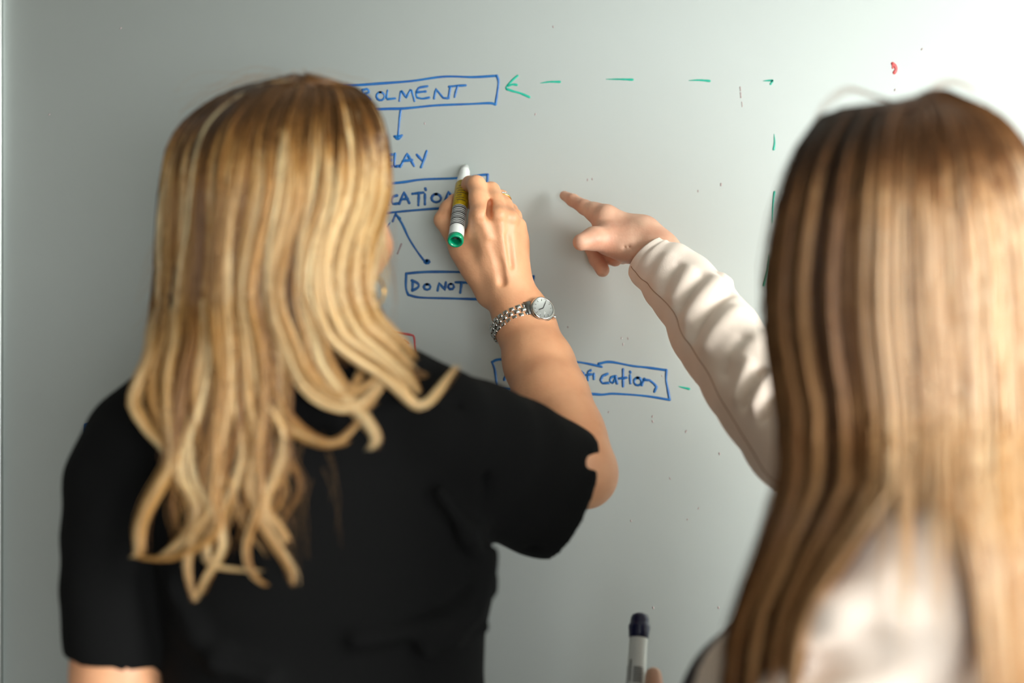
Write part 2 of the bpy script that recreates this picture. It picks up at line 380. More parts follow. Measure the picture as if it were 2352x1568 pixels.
ink('drawn_box', [[(1130,831),(1151,825),(1230,826),(1312,830),(1345,834),(1382,842)], [(1375,835),(1402,831),(1452,840),(1488,844),(1531,850)], [(1531,850),(1530,872),(1534,895),(1538,918)],
    [(1538,918),(1481,909),(1412,904),(1382,906),(1350,904),(1170,894),(1141,891)], [(1130,831),(1137,852),(1141,891)]], B_, 'long blue drawn box around letters tification', 5.5)
ink('handwritten_letter', [[(1158,872),(1163,858)]], B_)
ink('handwritten_word', [[(1327,845),(1329,870)], [(1322,856),(1336,854)], [(1340,857),(1340,869)], [(1357,850),(1351,853),(1350,873)], [(1346,861),(1360,859)],
    [(1364,858),(1364,870)], [(1396,858),(1384,863),(1379,873),(1384,880),(1398,879)], [(1414,864),(1404,865),(1400,875),(1408,880),(1414,868)], [(1414,864),(1417,880)],
    [(1431,848),(1431,887)], [(1422,869),(1440,867)], [(1447,861),(1448,880)], [(1447,853),(1448,855)], circ(1465,876,9,9), [(1474,884),(1480,870)],
    [(1480,872),(1492,873),(1502,881),(1508,888),(1503,899)]], B_, 'blue handwritten letters tification', 6, smooth=False)
ink('drawn_box', [[(233,970),(213,971),(197,976)], [(197,976),(197,1001),(202,1030)], [(202,1030),(260,1040),(330,1040)]], B_, 'blue box corner left of the black shirt', 7)
ink('drawn_box', [[(890,760),(918,765),(944,769),(951,775),(953,800),(956,838)], [(956,838),(945,837),(880,834)]], RD, 'red drawn box behind the blond hair', 5)
ink('handwritten_word', [[(832,790),(842,812)], [(850,792),(846,814)], [(838,802),(852,800)], [(928,781),(938,789)], [(918,798),(922,822)], [(865,785),(862,815)], [(858,786),(874,784)], [(885,790),(884,815),(896,814)], [(905,790),(914,792)]], RD, 'red handwritten letters behind the blond hair', 4)
ink('drawn_arrow', [[(1189,174),(1178,183),(1168,194),(1162,202),(1166,206)], ([(1165,205),(1180,210),(1195,214),(1216,223)], 5, 0), [(1167,197),(1178,194),(1187,195)]], G_, 'green arrow head pointing left', 5)
for st in ([(1241,191),(1262,188),(1286,188)], [(1392,182),(1425,182),(1453,183)], [(1582,185),(1606,184),(1630,186)], [(1753,186),(1765,185),(1774,185)],
           [(1778,308),(1779,328),(1777,343)], [(1779,441),(1776,470),(1774,512)][::-1], [(1767,585),(1764,618),(1755,655)], [(1558,887),(1570,890),(1583,893)], [(1629,895),(1636,896),(1645,898)]):
    ink('drawn_dash', [(st, 5.2, 1)], G_)
ink('drawn_dash', [[(1774,186),(1770,193)]], G_, None, 5)
ink('ink_blot', [([(2050,146),(2056,152),(2058,160),(2054,167)], 8, 0), ([(2050,150),(2050,156)], 4, 0)], RD, 'small dark red ink blot')
ink('faded_mark', [([(1700,200),(1701,208)], 3, 0), ([(1701,213),(1702,224)], 3, 0), ([(1704,234),(1705,245)], 2, 0)], M['ink_faint'], 'faint grey dashes of old ink')
ink('faded_mark', [([(922,560),(918,570),(913,582)], 4, 0)], M['ink_faint'])
rr = np.random.RandomState(3)
dots = [(1603,437),(1656,422),(1605,1166),(1579,1192),(1449,1195),(1304,750),(1428,775),(1442,776),(1431,789),(1499,955),(1498,966),(1520,862),(975,282),(1230,261),(1600,875),(1538,1097),(1398,945),(1577,988),(1575,990),(1652,1040),(1350,411),(1360,410),(2118,112),(2056,205),(1270,60),(114,262),(278,64),(1650,1394),(1500,1394)]
ink('ink_specks', [([(x, y), (x+rr.uniform(-2, 2), y+rr.uniform(1.5, 4))], rr.uniform(2.2, 3.6), 0) for x, y in dots], M['ink_faint'])['kind'] = 'stuff'

# ================================================================== HEAD / LEG builders
def head(f, c, fwd, s=1.0):
    fw = np.array(fwd, float); fw /= np.linalg.norm(fw); up0 = np.array([0, 0, 1.0]); r = np.cross(fw, up0); r /= np.linalg.norm(r); up = np.cross(r, fw)
    L = lambda x, y, z: np.array(c) + s*(r*x + fw*y + up*z); ax = (r, fw, up); q = lambda *v: [s*i for i in v]
    f.ell(L(0,-.012,.028), q(.073,.094,.084), .02, ax=ax)
    f.ell(L(0,.03,-.03), q(.060,.058,.082), .03, ax=ax)
    f.ell(L(0,.052,-.095), q(.030,.028,.024), .03, ax=ax)
    f.cap(L(0,.080,.012), L(0,.101,-.030), .007*s, .010*s, .014)
    for sx in (-1, 1):
        f.ell(L(.011*sx,.092,-.034), q(.007,.009,.007), .006, ax=ax)
        f.ell(L(.032*sx,.087,.010), q(.016,.012,.012), .012, 'sub', ax=ax)
        f.ell(L(.032*sx,.073,.008), q(.0135,.0125,.0125), .006, ax=ax)
        f.cap(L(.014*sx,.086,.026), L(.046*sx,.074,.026), .005*s, .004*s, .012)
        f.ell(L(.038*sx,.060,-.030), q(.022,.018,.018), .02, ax=ax)
        f.ell(L(.079*sx,.000,-.008), q(.007,.017,.030), .006, ax=ax)
        f.ell(L(.084*sx,.004,-.004), q(.005,.008,.016), .004, 'sub', ax=ax)
    f.ell(L(0,.084,-.062), q(.024,.010,.006), .006, ax=ax)
    f.ell(L(0,.083,-.072), q(.020,.010,.007), .006, ax=ax)
    return L
def eyes(L, parent, s=1.0):
    for sx in (-1, 1):
        c = L(.032*sx, .0755, .008); fwd = L(.032*sx, 1, .008) - c
        V, Q = lathe([(0, -.0115), (.006, -.0098), (.0098, -.006), (.0115, 0), (.0098, .006), (.006, .0098)], c, fwd, 16)
        e = link('eye', npmesh('eye', local(V, parent), Q), parent, M['eyewhite'])
        V, Q = lathe([(.0062, .0098), (.004, .0112), (0, .0118)], c, fwd, 16)
        link('iris', npmesh('iris', local(V, parent), Q), e, M['iris'])
def person_root(name, loc, label):
    o = empty(name, loc); tag(o, label, 'person'); return o
def add(name, VQ, parent, m):
    V, Q = VQ; return link(name, npmesh(name, local(V, parent), Q), parent, m)

# ================================================================== WOMAN IN THE BLACK SHIRT
w1 = person_root('person', (X(660, 1.24), 1.24, 0), 'woman with wavy golden blond hair in a black short sleeved shirt writing on the whiteboard')
# --- right hand, forearm (fine)
f = Field(P(960, 1230, 1.36) - [.03, .10, .02], P(1450, 330, 1.62) + [.0, .02, .02], 0.0015)
wr_c = P(1172, 695, 1.530)
fore = [(P(1168,672,1.536), .0235), (P(1182,712,1.530), .0232), (P(1196,752,1.522), .0255), (P(1232,830,1.497), .0335), (P(1265,915,1.462), .0372), (P(1300,1000,1.425), .0350), (P(1326,1068,1.395), .0330)]
f.chain(fore, .012)
f.chain([(P(1186,672,1.540), .020), (P(1212,722,1.532), .0215), (P(1226,756,1.524), .0215), (P(1256,840,1.49), .0250), (P(1325,1010,1.41), .028)], .014)
f.chain([(P(1326,1068,1.395), .033), (P(1340,1085,1.39), .030), (P(1100,1020,1.29), .042)], .012)
f.cap(P(1345,1100,1.392), P(1330,1060,1.40), .026, .028, .012)
# metacarpals
mc = {'i': (P(1146,664,1.532), P(1103,497,1.522), .0125, .0112), 'm': (P(1164,664,1.530), P(1143,497,1.524), .0140, .0112),
      'r': (P(1180,668,1.534), P(1169,504,1.533), .0140, .0105), 'p': (P(1190,672,1.542), P(1186,524,1.548), .0130, .0100)}
for k_, (a, b_, ra, rb) in mc.items(): f.cap(a, b_, ra, rb, .010)
f.cap(P(1110,610,1.540), P(1160,620,1.545), .016, .018, .014)       # palm body
f.cap(P(1110,545,1.540), P(1180,560,1.552), .012, .012, .012)
f.cap(P(1186,545,1.555), P(1188,655,1.552), .0112, .014, .010)      # heel on the little finger side
# thumb
f.chain([(P(1128,672,1.545), .0175), (P(1094,615,1.545), .0150), (P(1061,566,1.552), .0128)], .010)
f.chain([(P(1061,566,1.552), .0128), (P(1018,505,1.563), .0098)], .006)
f.chain([(P(1018,505,1.563), .0098), (P(1030,480,1.572), .0092), (P(1044,460,1.580), .0078)], .004)
f.cap(P(1075,580,1.548), P(1100,525,1.534), .0130, .0100, .016)     # web
# fingers
f.chain([(mc['i'][1], .0112), (P(1099,455,1.534), .0098), (P(1094,424,1.548), .0100)], .005)
f.chain([(P(1094,424,1.548), .0100), (P(1079,422,1.566), .0086), (P(1070,436,1.578), .0074)], .003)
f.chain([(mc['m'][1], .0112), (P(1136,462,1.540), .0094), (P(1128,438,1.556), .0096)], .004)
f.chain([(P(1128,438,1.556), .0096), (P(1104,448,1.582), .0082), (P(1088,470,1.593), .0074)], .003)
f.chain([(mc['r'][1], .0105), (P(1158,472,1.552), .0090), (P(1149,455,1.568), .0092)], .004)
f.chain([(P(1149,455,1.568), .0092), (P(1128,478,1.594), .0078), (P(1112,500,1.596), .0070)], .003)
f.chain([(mc['p'][1], .0100), (P(1180,497,1.564), .0084), (P(1172,484,1.578), .0084)], .004)
f.chain([(P(1172,484,1.578), .0084), (P(1150,505,1.596), .0070), (P(1138,525,1.594), .0064)], .003)
# knuckle bumps and extensor tendons
for c_, r_ in ((P(1102,494,1.5135), .0062), (P(1146,494,1.5150), .0066), (P(1176,500,1.5245), .0060), (P(1194,516,1.540), .0054)): f.ell(c_, (r_, r_, r_), .008)
for a, b_ in ((P(1112,520,1.5135), P(1158,640,1.5195)), (P(1150,520,1.5150), P(1168,640,1.5185)), (P(1176,526,1.5250), P(1178,640,1.5225))):
    f.cap(a, b_, .0026, .0026, .006)
f.chain([(P(1128,560,1.5105), .0030), (P(1146,610,1.5100), .0034), (P(1152,648,1.5140), .0024)], .006, 'sub')
f.chain([(P(1155,648,1.5125), .0022), (P(1143,600,1.5115), .0020), (P(1132,570,1.5110), .0012)], .005, 'sub')
f.cap(P(1166,540,1.5140), P(1174,610,1.5160), .0020, .0016, .005, 'sub')
for y_ in (476, 470): f.cap(P(1122,y_+22,1.512), P(1126,y_-6,1.532), .0028, .0022, .004, 'sub')
armVQ = smooth_VQ(*f.mesh(), 2, .4)
# --- the rest of the body (coarser)
H1 = np.array([X(688, 1.24), 1.24, Z(482, 1.24)])
g = Field((-.55, .95, .0), (.12, 1.60, 1.70), 0.006)
fw1 = (math.sin(math.radians(30)), math.cos(math.radians(30)), -.05)
L1 = head(g, H1, fw1, .94)
g.chain([(H1+[0, -.02, -.05], .052), (H1+[.005, -.02, -.13], .050), (H1+[.0, -.01, -.19], .060)], .03)
tz = lambda py: Z(py, 1.24)
tors1 = [(0.90, -.165, 1.24, .135, .095), (1.02, -.165, 1.24, .112, .080), (1.15, -.165, 1.245, .125, .085), (1.26, -.170, 1.245, .128, .080), (1.33, -.185, 1.245, .100, .055), (1.37, -.19, 1.245, .055, .045)]
g.loft(tors1, .03)
g.cap(P(370,1010,1.24), P(960,980,1.21), .035, .038, .03)
g.chain([(P(330,1040,1.24), .040), (P(272,1300,1.23), .034), (P(267,1480,1.222), .0335), (P(268,1530,1.22), .0358), (P(268,1570,1.22), .0362), (P(300,1720,1.23), .030), (P(330,1950,1.28), .032), (P(352,2140,1.33), .021)], .012)
g.chain([(P(980,985,1.22), .045), (P(1100,1020,1.29), .040), (P(1200,1045,1.335), .038)], .02)
# relaxed left hand
hw = P(352,2140,1.33); hd = np.array([.02, .03, -.07])
g.cap(hw, hw+hd, .021, .022, .01); g.cap(hw+[-.012,.02,-.01], hw+hd+[-.012,.02,0], .018, .018, .01)
for k_, off in enumerate(((-.018,.034,0), (-.004,.022,-.004), (.008,.006,-.002), (.016,-.010,.004))):
    b0 = hw+hd+np.array(off)*[1,1,1]; g.chain([(b0, .010), (b0+[.004,.004,-.035], .009), (b0+[.014,.008,-.060], .008), (b0+[.024,.008,-.076], .007)], .003)
g.chain([(hw+[.0,.03,-.01], .013), (hw+[.012,.052,-.035], .011), (hw+[.022,.056,-.065], .009)], .006)
# legs and feet
for sx in (-1, 1):
    hip = np.array([-.165+.080*sx, 1.24, .90])
    g.chain([(hip, .085), (hip+[0,.01,-.42], .052), (hip+[0,-.01,-.58], .052), (hip+[0,0,-.84], .034)], .03)
    g.chain([(hip+[0,-.02,-.86], .030), (hip+[.01*sx,.13,-.875], .022)], .02)
bodyVQ = smooth_VQ(*g.mesh(), 1, .4)
body1 = add('body', merge([armVQ, bodyVQ]), w1, M['skin1'])
eyes(L1, w1, .94)
# thumb nail of the writing hand
def nail(parent, c, n, t, w=.0055, l=.0065):
    n = np.array(n, float); n /= np.linalg.norm(n); t = np.array(t, float); t -= n*(t@n); t /= np.linalg.norm(t); s_ = np.cross(t, n)
    V = []; m_ = 7
    for j in range(m_):
        for i in range(m_):
            a, b_ = -1+2*i/(m_-1), -1+2*j/(m_-1); q = a*math.sqrt(1-b_*b_/3), b_*math.sqrt(1-a*a/3)
            V.append(np.array(c)+s_*q[0]*w+t*q[1]*l-n*(.0016*q[0]**2)+n*.0003)
    ij = [(j*m_+i, j*m_+i+1, (j+1)*m_+i+1, (j+1)*m_+i) for j in range(m_-1) for i in range(m_-1)]
    o = link('fingernail', npmesh('fingernail', local(V, parent), ij), parent, M['nail'])
    md = o.modifiers.new('solid', 'SOLIDIFY'); md.thickness = .0007
    return o
# --- shirt
s = Field((-.52, 1.02, .86), (.13, 1.50, 1.42), 0.004)
rows = []
for py, l, r, cd, bb in ((925,450,860,1.235,.055), (950,400,900,1.235,.070), (1000,345,985,1.235,.085), (1060,335,1040,1.238,.095), (1120,335,1075,1.24,.100), (1200,340,1108,1.24,.104),
                         (1290,345,1134,1.24,.106), (1380,350,1132,1.245,.106), (1470,356,1113,1.25,.104), (1568,358,1110,1.25,.104), (1700,340,1120,1.245,.108), (1850,315,1145,1.24,.118), (1990,300,1160,1.24,.122)):
    rows.append((Z(py, 1.22), X((l+r)/2, 1.22), cd, X((l+r)/2+(r-l)/2, 1.22)-X((l+r)/2, 1.22), bb))
s.loft(rows, .02, p=2.3)
s.chain([(P(560,905,1.235), .040), (P(420,950,1.235), .045), (P(340,1025,1.235), .052)], .03)
s.chain([(P(760,915,1.23), .042), (P(900,930,1.22), .045), (P(1010,985,1.215), .0475)], .03)
s.chain([(P(330,1030,1.235), .052), (P(288,1110,1.232), .0500), (P(272,1230,1.228), .0460), (P(264,1350,1.225), .0438), (P(265,1450,1.222), .0418), (P(268,1560,1.22), .0410)], .012)
s.chain([(P(1015,985,1.215), .0475), (P(1085,1030,1.255), .058), (P(1170,1075,1.30), .062), (P(1255,1120,1.335), .0620), (P(1350,1160,1.36), .056)], .018)
s.cap(P(1240,1050,1.345), P(1360,1085,1.375), .036, .030, .014)
# back / side drape folds
for pts in ([(1010,1130,1.155),(1080,1230,1.165),(1125,1330,1.20)], [(1128,1270,1.19),(1090,1400,1.17),(1040,1480,1.15)], [(1120,1360,1.19),(1000,1440,1.15),(820,1470,1.14)], [(1110,1440,1.19),(980,1500,1.15)],
            [(420,1440,1.175),(500,1520,1.15),(620,1560,1.14)], [(380,1220,1.19),(400,1340,1.17),(450,1440,1.16)]):
    s.chain([(P(*q), .0055) for q in pts], .016)
s.chain([(P(1015,890,1.165), .0025), (P(1090,980,1.185), .0028), (P(1110,1090,1.20), .0028), (P(1115,1180,1.21), .0025)], .006, 'sub')   # armhole seam
s.chain([(P(330,930,1.185), .003), (P(325,1080,1.175), .003), (P(360,1240,1.165), .003), (P(372,1400,1.165), .003)], .008, 'sub')
s.chain([(P(1262,985,1.30), .0025), (P(1290,1080,1.285), .0025), (P(1270,1190,1.285), .0025), (P(1215,1262,1.295), .0020)], .005, 'sub')
# sleeve ends
hl = P(268,1518,1.22)
s.plane(hl, (-.12, -.04, -1), P(100,1700,1.22)-[.0,.12,0], P(366,1440,1.22)+[0,.12,0])
s.cap(hl+[0,0,.02], hl+[0,0,-.05], .0362, .0362, .001, 'sub')
e0 = P(1338,1034,1.36); e1_ = P(1262,1300,1.32); ch = e1_-e0; nn_ = np.cross(ch, np.array([.27, -.96, -.03])); nn_ /= np.linalg.norm(nn_)
if nn_[0] < 0: nn_ = -nn_
s.plane((e0+e1_)/2-nn_*.001, nn_, P(1170,1360,1.30)-[0,.14,.03], P(1640,900,1.40)+[0,.14,0])
s.cap(P(1230,1100,1.345), P(1400,1150,1.385), .046, .050, .002, 'sub')
s.ell(P(1364,1057,1.32), (.0125,.06,.0075), .001, 'sub')
# neckline
s.chain([(P(640,880,1.20), .052), (P(760,880,1.20), .052)], .03); s.cap(P(700,860,1.225), P(704,800,1.228), .066, .061, .012)
s.ell(P(702,785,1.232), (.056, .056, .030), .003, 'sub')
s.plane((0, 0, Z(1985, 1.22)), (0, 0, -1))
shirt = add('shirt', smooth_VQ(*s.mesh(), 2, .45), w1, M['shirt']); shirt['label'] = 'black short sleeved jersey shirt'
# trousers, shoes
t_ = Field((-.45, 1.02, .02), (.06, 1.46, .96), 0.008)
t_.loft([(0.86, -.165, 1.24, .155, .112), (0.95, -.165, 1.24, .140, .100)], .02)
for sx in (-1, 1):
    hip = np.array([-.165+.080*sx, 1.24, .88]); t_.chain([(hip, .092), (hip+[0,.01,-.40], .066), (hip+[0,0,-.80], .052)], .03)
add('trousers', t_.mesh(), w1, M['denim'])
def shoe(parent, c, fwd, m):
    fw = np.array([fwd[0], fwd[1], 0.]); fw /= np.linalg.norm(fw); up = np.array([0,0,1.])
    lo = np.array(c)+[-.16,-.16,-.02]; q = Field(lo, np.array(c)+[.16,.16,.12], .005)
    c = np.array(c); q.chain([(c-fw*.05+up*.042, .034), (c+fw*.05+up*.036, .036), (c+fw*.14+up*.028, .030)], .03); q.cap(c-fw*.04+up*.05, c-fw*.04+up*.08, .036, .034, .02)
    q.plane(c+up*.002, (0,0,-1)); add('shoe', q.mesh(), parent, m)
for sx in (-1, 1): shoe(w1, (-.165+.080*sx, 1.25, 0), (0, 1), M['shoe'])

# ================================================================== WOMAN IN THE CREAM BLAZER
f2 = np.array([-.94, .34, 0]); r2 = np.array([.34, .94, 0]); C2 = np.array([.318, 1.11, 0])
w2 = person_root('person', (C2[0], C2[1], 0), 'woman with long straight light brown hair in a cream blazer pointing at the whiteboard')
f = Field(P(1270, 700, 1.48)-[.0,.02,.02], P(1640, 410, 1.62)+[.02,.01,.02], 0.0015)
f.chain([(P(1600,700,1.482), .021), (P(1522,604,1.516), .0208), (P(1478,555,1.530), .0212)], .01)
f.chain([(P(1592,678,1.490), .019), (P(1514,576,1.520), .0190), (P(1478,537,1.538), .0185)], .012)
for a, b_, ra, rb in ((P(1470,535,1.535), P(1392,497,1.548), .0150, .0120), (P(1470,540,1.545), P(1392,515,1.566), .016, .0120), (P(1472,555,1.548), P(1400,540,1.580), .016, .0115), (P(1475,565,1.545), P(1418,562,1.585), .016, .0110)):
    f.cap(a, b_, ra, rb, .012)
f.chain([(P(1476,570,1.530), .0150), (P(1435,560,1.530), .0165), (P(1398,550,1.528), .0148)], .012)
f.chain([(P(1398,550,1.528), .0148), (P(1364,548,1.517), .0122), (P(1335,556,1.506), .0092)], .005)
f.cap(P(1388,515,1.545), P(1400,545,1.540), .0110, .014, .016)
f.chain([(P(1392,497,1.548), .0120), (P(1366,487,1.556), .0098), (P(1343,476,1.566), .0082)], .006)
f.chain([(P(1343,476,1.566), .0082), (P(1316,460,1.582), .0070), (P(1296,449,1.594), .0054)], .003)
f.chain([(P(1392,515,1.566), .0120), (P(1356,560,1.598), .0088), (P(1370,596,1.588), .0082), (P(1384,620,1.570), .0078)], .003)
f.chain([(P(1400,540,1.580), .0115), (P(1376,570,1.602), .0085), (P(1398,590,1.592), .0082), (P(1413,596,1.574), .0078)], .003)
f.chain([(P(1418,562,1.585), .0110), (P(1404,585,1.602), .0080), (P(1430,590,1.590), .0076), (P(1446,592,1.570), .0068)], .003)
f.ell(P(1392,492,1.540), (.006,.006,.006), .008)
for q in (1440, 1450): f.cap(P(q,600,1.545), P(q-6,560,1.505), .0010, .0008, .003, 'sub')
hand2 = smooth_VQ(*f.mesh(), 2, .4)
# left hand holding the capped pen
pa = P(1470, 1421, 1.365); pb = pa + np.array([-.013, -.052, -.112])           # pen axis, cap end to tail
pax = (pb-pa)/np.linalg.norm(pb-pa)
f = Field(pa+[-.06,-.13,-.23], pa+[.14,.14,.03], 0.002)
pu, pv, _ = frame_of(pax)
cp = lambda along, ang, rad: pa + pax*along + (math.cos(ang)*np.array([1,0,0]) + math.sin(ang)*np.array([0,-.9,.43]))*rad
hb = pa + pax*.118 + np.array([.042, .012, -.02])                            # palm centre
f.cap(hb+[0,.012,.018], hb+[.010,.0,-.030], .018, .020, .012); f.cap(hb+[.012,.03,.012], hb+[.02,.02,-.03], .016, .018, .012)
f.cap(hb+[.0,.0,-.02], hb+[.035,-.085,-.05], .020, .025, .015)
f.chain([(hb+[.0,-.018,-.012], .015), (cp(.082,.75,.0235), .0110), (cp(.056,.50,.0180), .0078)], .006)
for j, al in enumerate((.092, .104, .114, .122)):
    b0 = hb + np.array([-.004, .030, .022-.018*j])
    f.chain([(b0, .0098), (cp(al,-1.15,.026), .0090), (cp(al,-2.4,.021), .0082), (cp(al+.001,2.75,.0172), .0074)], .003)
hand3 = smooth_VQ(*f.mesh(), 1, .4)
g = Field((.0, .80, .0), (.56, 1.50, 1.66), 0.006)
H2 = np.array([X(2092, 1.06), 1.06, Z(585, 1.06)]); fh2 = (-.20, .97, -.05)
L2 = head(g, H2, fh2, .92)
g.chain([(H2+[.0,-.01,-.05], .050), (np.array([.315,1.10,1.36]), .050), (np.array([.318,1.11,1.30]), .058)], .03)
cf, cr = f2, r2
def T2(fw_, rt, z): return np.array([C2[0], C2[1], 0]) + f2*fw_ + r2*rt + np.array([0,0,z])
yaw2 = math.atan2(r2[1], r2[0])
g.loft([(.86, C2[0], C2[1], .155, .105), (.99, C2[0], C2[1], .115, .085), (1.12, C2[0], C2[1], .135, .090), (1.24, C2[0], C2[1], .145, .085), (1.31, C2[0], C2[1], .07, .05)], .03, yaw=yaw2)
shl = T2(0, -.165, 1.245); shr = T2(.02, .150, 1.255); elr = P(1765, 955, 1.335); ell_ = np.array([.155, 1.00, .98]); wl = hb+np.array([.035,-.085,-.05])
g.cap(shl, shr, .036, .036, .03)
g.chain([(shr, .038), (elr, .026), (P(1600,694,1.485), .019)], .012)
g.chain([(shl, .040), (ell_, .034), (wl, .023)], .012)
for sx in (-1, 1):
    hip = T2(0, .085*sx, .87); g.chain([(hip, .085), (hip+f2*.01+[0,0,-.41], .052), (hip+[0,0,-.56], .050), (hip+[0,0,-.81], .033)], .03)
    g.chain([(hip-f2*.02+[0,0,-.83], .028), (hip+f2*.13+[0,0,-.845], .022)], .02)
add('body', merge([hand2, hand3, smooth_VQ(*g.mesh(), 1, .4)]), w2, M['skin2'])
eyes(L2, w2, .92)
# blouse
q = Field((.05, .85, .80), (.56, 1.38, 1.36), 0.006)
q.loft([(.84, C2[0], C2[1], .165, .120), (.97, C2[0], C2[1], .130, .105), (1.10, C2[0], C2[1], .145, .108), (1.20, C2[0], C2[1], .150, .10), (1.29, C2[0], C2[1], .10, .06)], .03, yaw=yaw2)
for sx in (-1, 1): q.ell(T2(.100, .062*sx, 1.13), (.068, .068, .068), .05)
q.cap(T2(.11,-.05,1.10), T2(.11,.05,1.10), .06, .06, .05)
add('blouse', smooth_VQ(*q.mesh(), 1), w2, M['navy'])['label'] = 'navy blouse with painted brown-grey shade showing at the front edge'
# blazer body + near sleeve
q = Field((.04, .76, .76), (.58, 1.40, 1.37), 0.005)
q.loft([(.80, C2[0], C2[1], .185, .145), (.97, C2[0], C2[1], .150, .120), (1.10, C2[0], C2[1], .162, .124), (1.20, C2[0], C2[1], .160, .108), (1.27, C2[0], C2[1], .120, .075), (1.315, C2[0], C2[1], .07, .055)], .03, yaw=yaw2)
for sx in (-1, 1): q.ell(T2(.098, .066*sx, 1.135), (.071, .072, .074), .05)
q.chain([(T2(0,-.06,1.29), .045), (T2(0,-.135,1.262), .052), (shl, .060)], .03)
q.chain([(T2(0,.06,1.29), .045), (T2(.01,.12,1.262), .050), (shr, .055)], .03)
q.chain([(shl, .062), (shl+(ell_-shl)*.35, .060), (shl+(ell_-shl)*.75, .052), (ell_, .048)], .02)
q.chain([(ell_, .048), ((ell_+wl)/2, .042), (wl, .034)], .02)
# opening at the front
q.ell(T2(.20, -.012, 1.16), (.150, .085, .30), .006, 'sub', ax=(f2, r2, np.array([0,0,1.])))
# armhole seam and arm folds
q.chain([(T2(.055,-.165,1.225), .0035), (T2(.030,-.155,1.285), .0035), (T2(-.01,-.150,1.300), .0035), (T2(-.045,-.155,1.280), .0035), (T2(-.065,-.17,1.22), .0035)], .008, 'sub')
q.chain([(P(1862,1490,.93), .010), (P(1925,1395,.915), .010), (P(2020,1335,.905), .006)], .018)
q.chain([(P(1872,1530,.93), .010), (P(2000,1505,.90), .008), (P(2140,1500,.885), .005)], .018, 'sub')
q.chain([(P(1862,1410,.955), .010), (P(1950,1345,.93), .008), (P(2040,1300,.92), .006)], .018, 'sub')
q.ell(T2(-.01, 0, 1.375), (.062, .062, .055), .006, 'sub')
q.plane(wl-(ell_-wl)*.1, wl-ell_, wl-.08, wl+.07); q.plane((0,0,.79), (0,0,-1))
blz = add('blazer', smooth_VQ(*q.mesh(), 2), w2, M['blazer']); blz['label'] = 'cream tailored blazer'
# far sleeve, built as a folded cloth tube
st = [((1494,592), 67, 1.520), ((1511,609), 72, 1.514), ((1548,641), 82, 1.500), ((1597,694), 92, 1.474), ((1637,757), 102, 1.445), ((1680,818), 106, 1.412), ((1722,880), 108, 1.375), ((1775,955), 112, 1.335), ((1830,1020), 118, 1.300), ((1900,1070), 124, 1.27)]
cen = np.array([P(x, y, d) for (x, y), _, d in st] + [shr*.5+P(1900,1070,1.27)*.5, shr]); rad = np.array([w*.97*d/F for _, w, d in st] + [.055, .055])
NS, NT = 240, 128
cs = catmull(cen, NS); rs = catmull(rad[:, None], NS)[:, 0]
tan = np.gradient(cs, axis=0); tan /= np.linalg.norm(tan, axis=1, keepdims=True)
cam_dir = np.array([0, -1, 0.])
e1s = np.cross(cam_dir, tan); e1s /= np.linalg.norm(e1s, axis=1, keepdims=True)       # across, in the picture towards upper right or lower left
e2s = np.cross(tan, e1s); e2s *= np.sign((e2s @ cam_dir))[:, None]                       # towards camera
if e1s[NS//4][2] < 0: e1s = -e1s
th = np.linspace(0, 2*math.pi, NT, endpoint=False)     # th=0 upper edge, pi/2 towards camera, pi lower edge
sgrid = np.linspace(0, len(cen)-1, NS)
SS, TT = np.meshgrid(sgrid, th, indexing='ij')
disp = np.zeros_like(SS)
def fold(px, py, qx, qy, w, amp, soft=1.0):
    """ridge between two picture points, laid onto the sleeve's own (s, theta) grid"""
    global disp
    ctr = np.array([[x, y] for (x, y), _, _ in st], float); idx = np.arange(len(st))
    def to(pt):
        best = min(np.linspace(0, len(st)-1, 200), key=lambda s_: (np.interp(s_, idx, ctr[:,0])-pt[0])**2+(np.interp(s_, idx, ctr[:,1])-pt[1])**2)
        c = np.array([np.interp(best, idx, ctr[:,0]), np.interp(best, idx, ctr[:,1])]); w_ = np.interp(best, idx, [q_[1] for q_ in st])
        k = np.array([np.interp(min(best+.3, len(st)-1), idx, ctr[:,i]) for i in (0,1)]) - np.array([np.interp(max(best-.3,0), idx, ctr[:,i]) for i in (0,1)]); k /= np.linalg.norm(k)
        nrm = np.array([k[1], -k[0]]); v = np.clip(((np.array(pt)-c) @ nrm)/w_, -.98, .98)
        return best, math.acos(v)
    s0, t0 = to((px, py)); s1, t1 = to((qx, qy)); sc = 46.0
    ax_ = np.array([(s1-s0)*60.0, (t1-t0)*sc*1.6]); L = max(np.linalg.norm(ax_), 1e-3); ax_ /= L
    du, dv = (SS-s0)*60.0, (TT-t0)*sc*1.6
    al = (du*ax_[0]+dv*ax_[1])/L; ac = (-du*ax_[1]+dv*ax_[0])/w
    env = np.exp(-np.maximum(0, np.abs(al-.5)-.38)**2/.02)
    disp += (1.3 if amp > 0 else 1.9)*amp*np.exp(-ac**2)*env
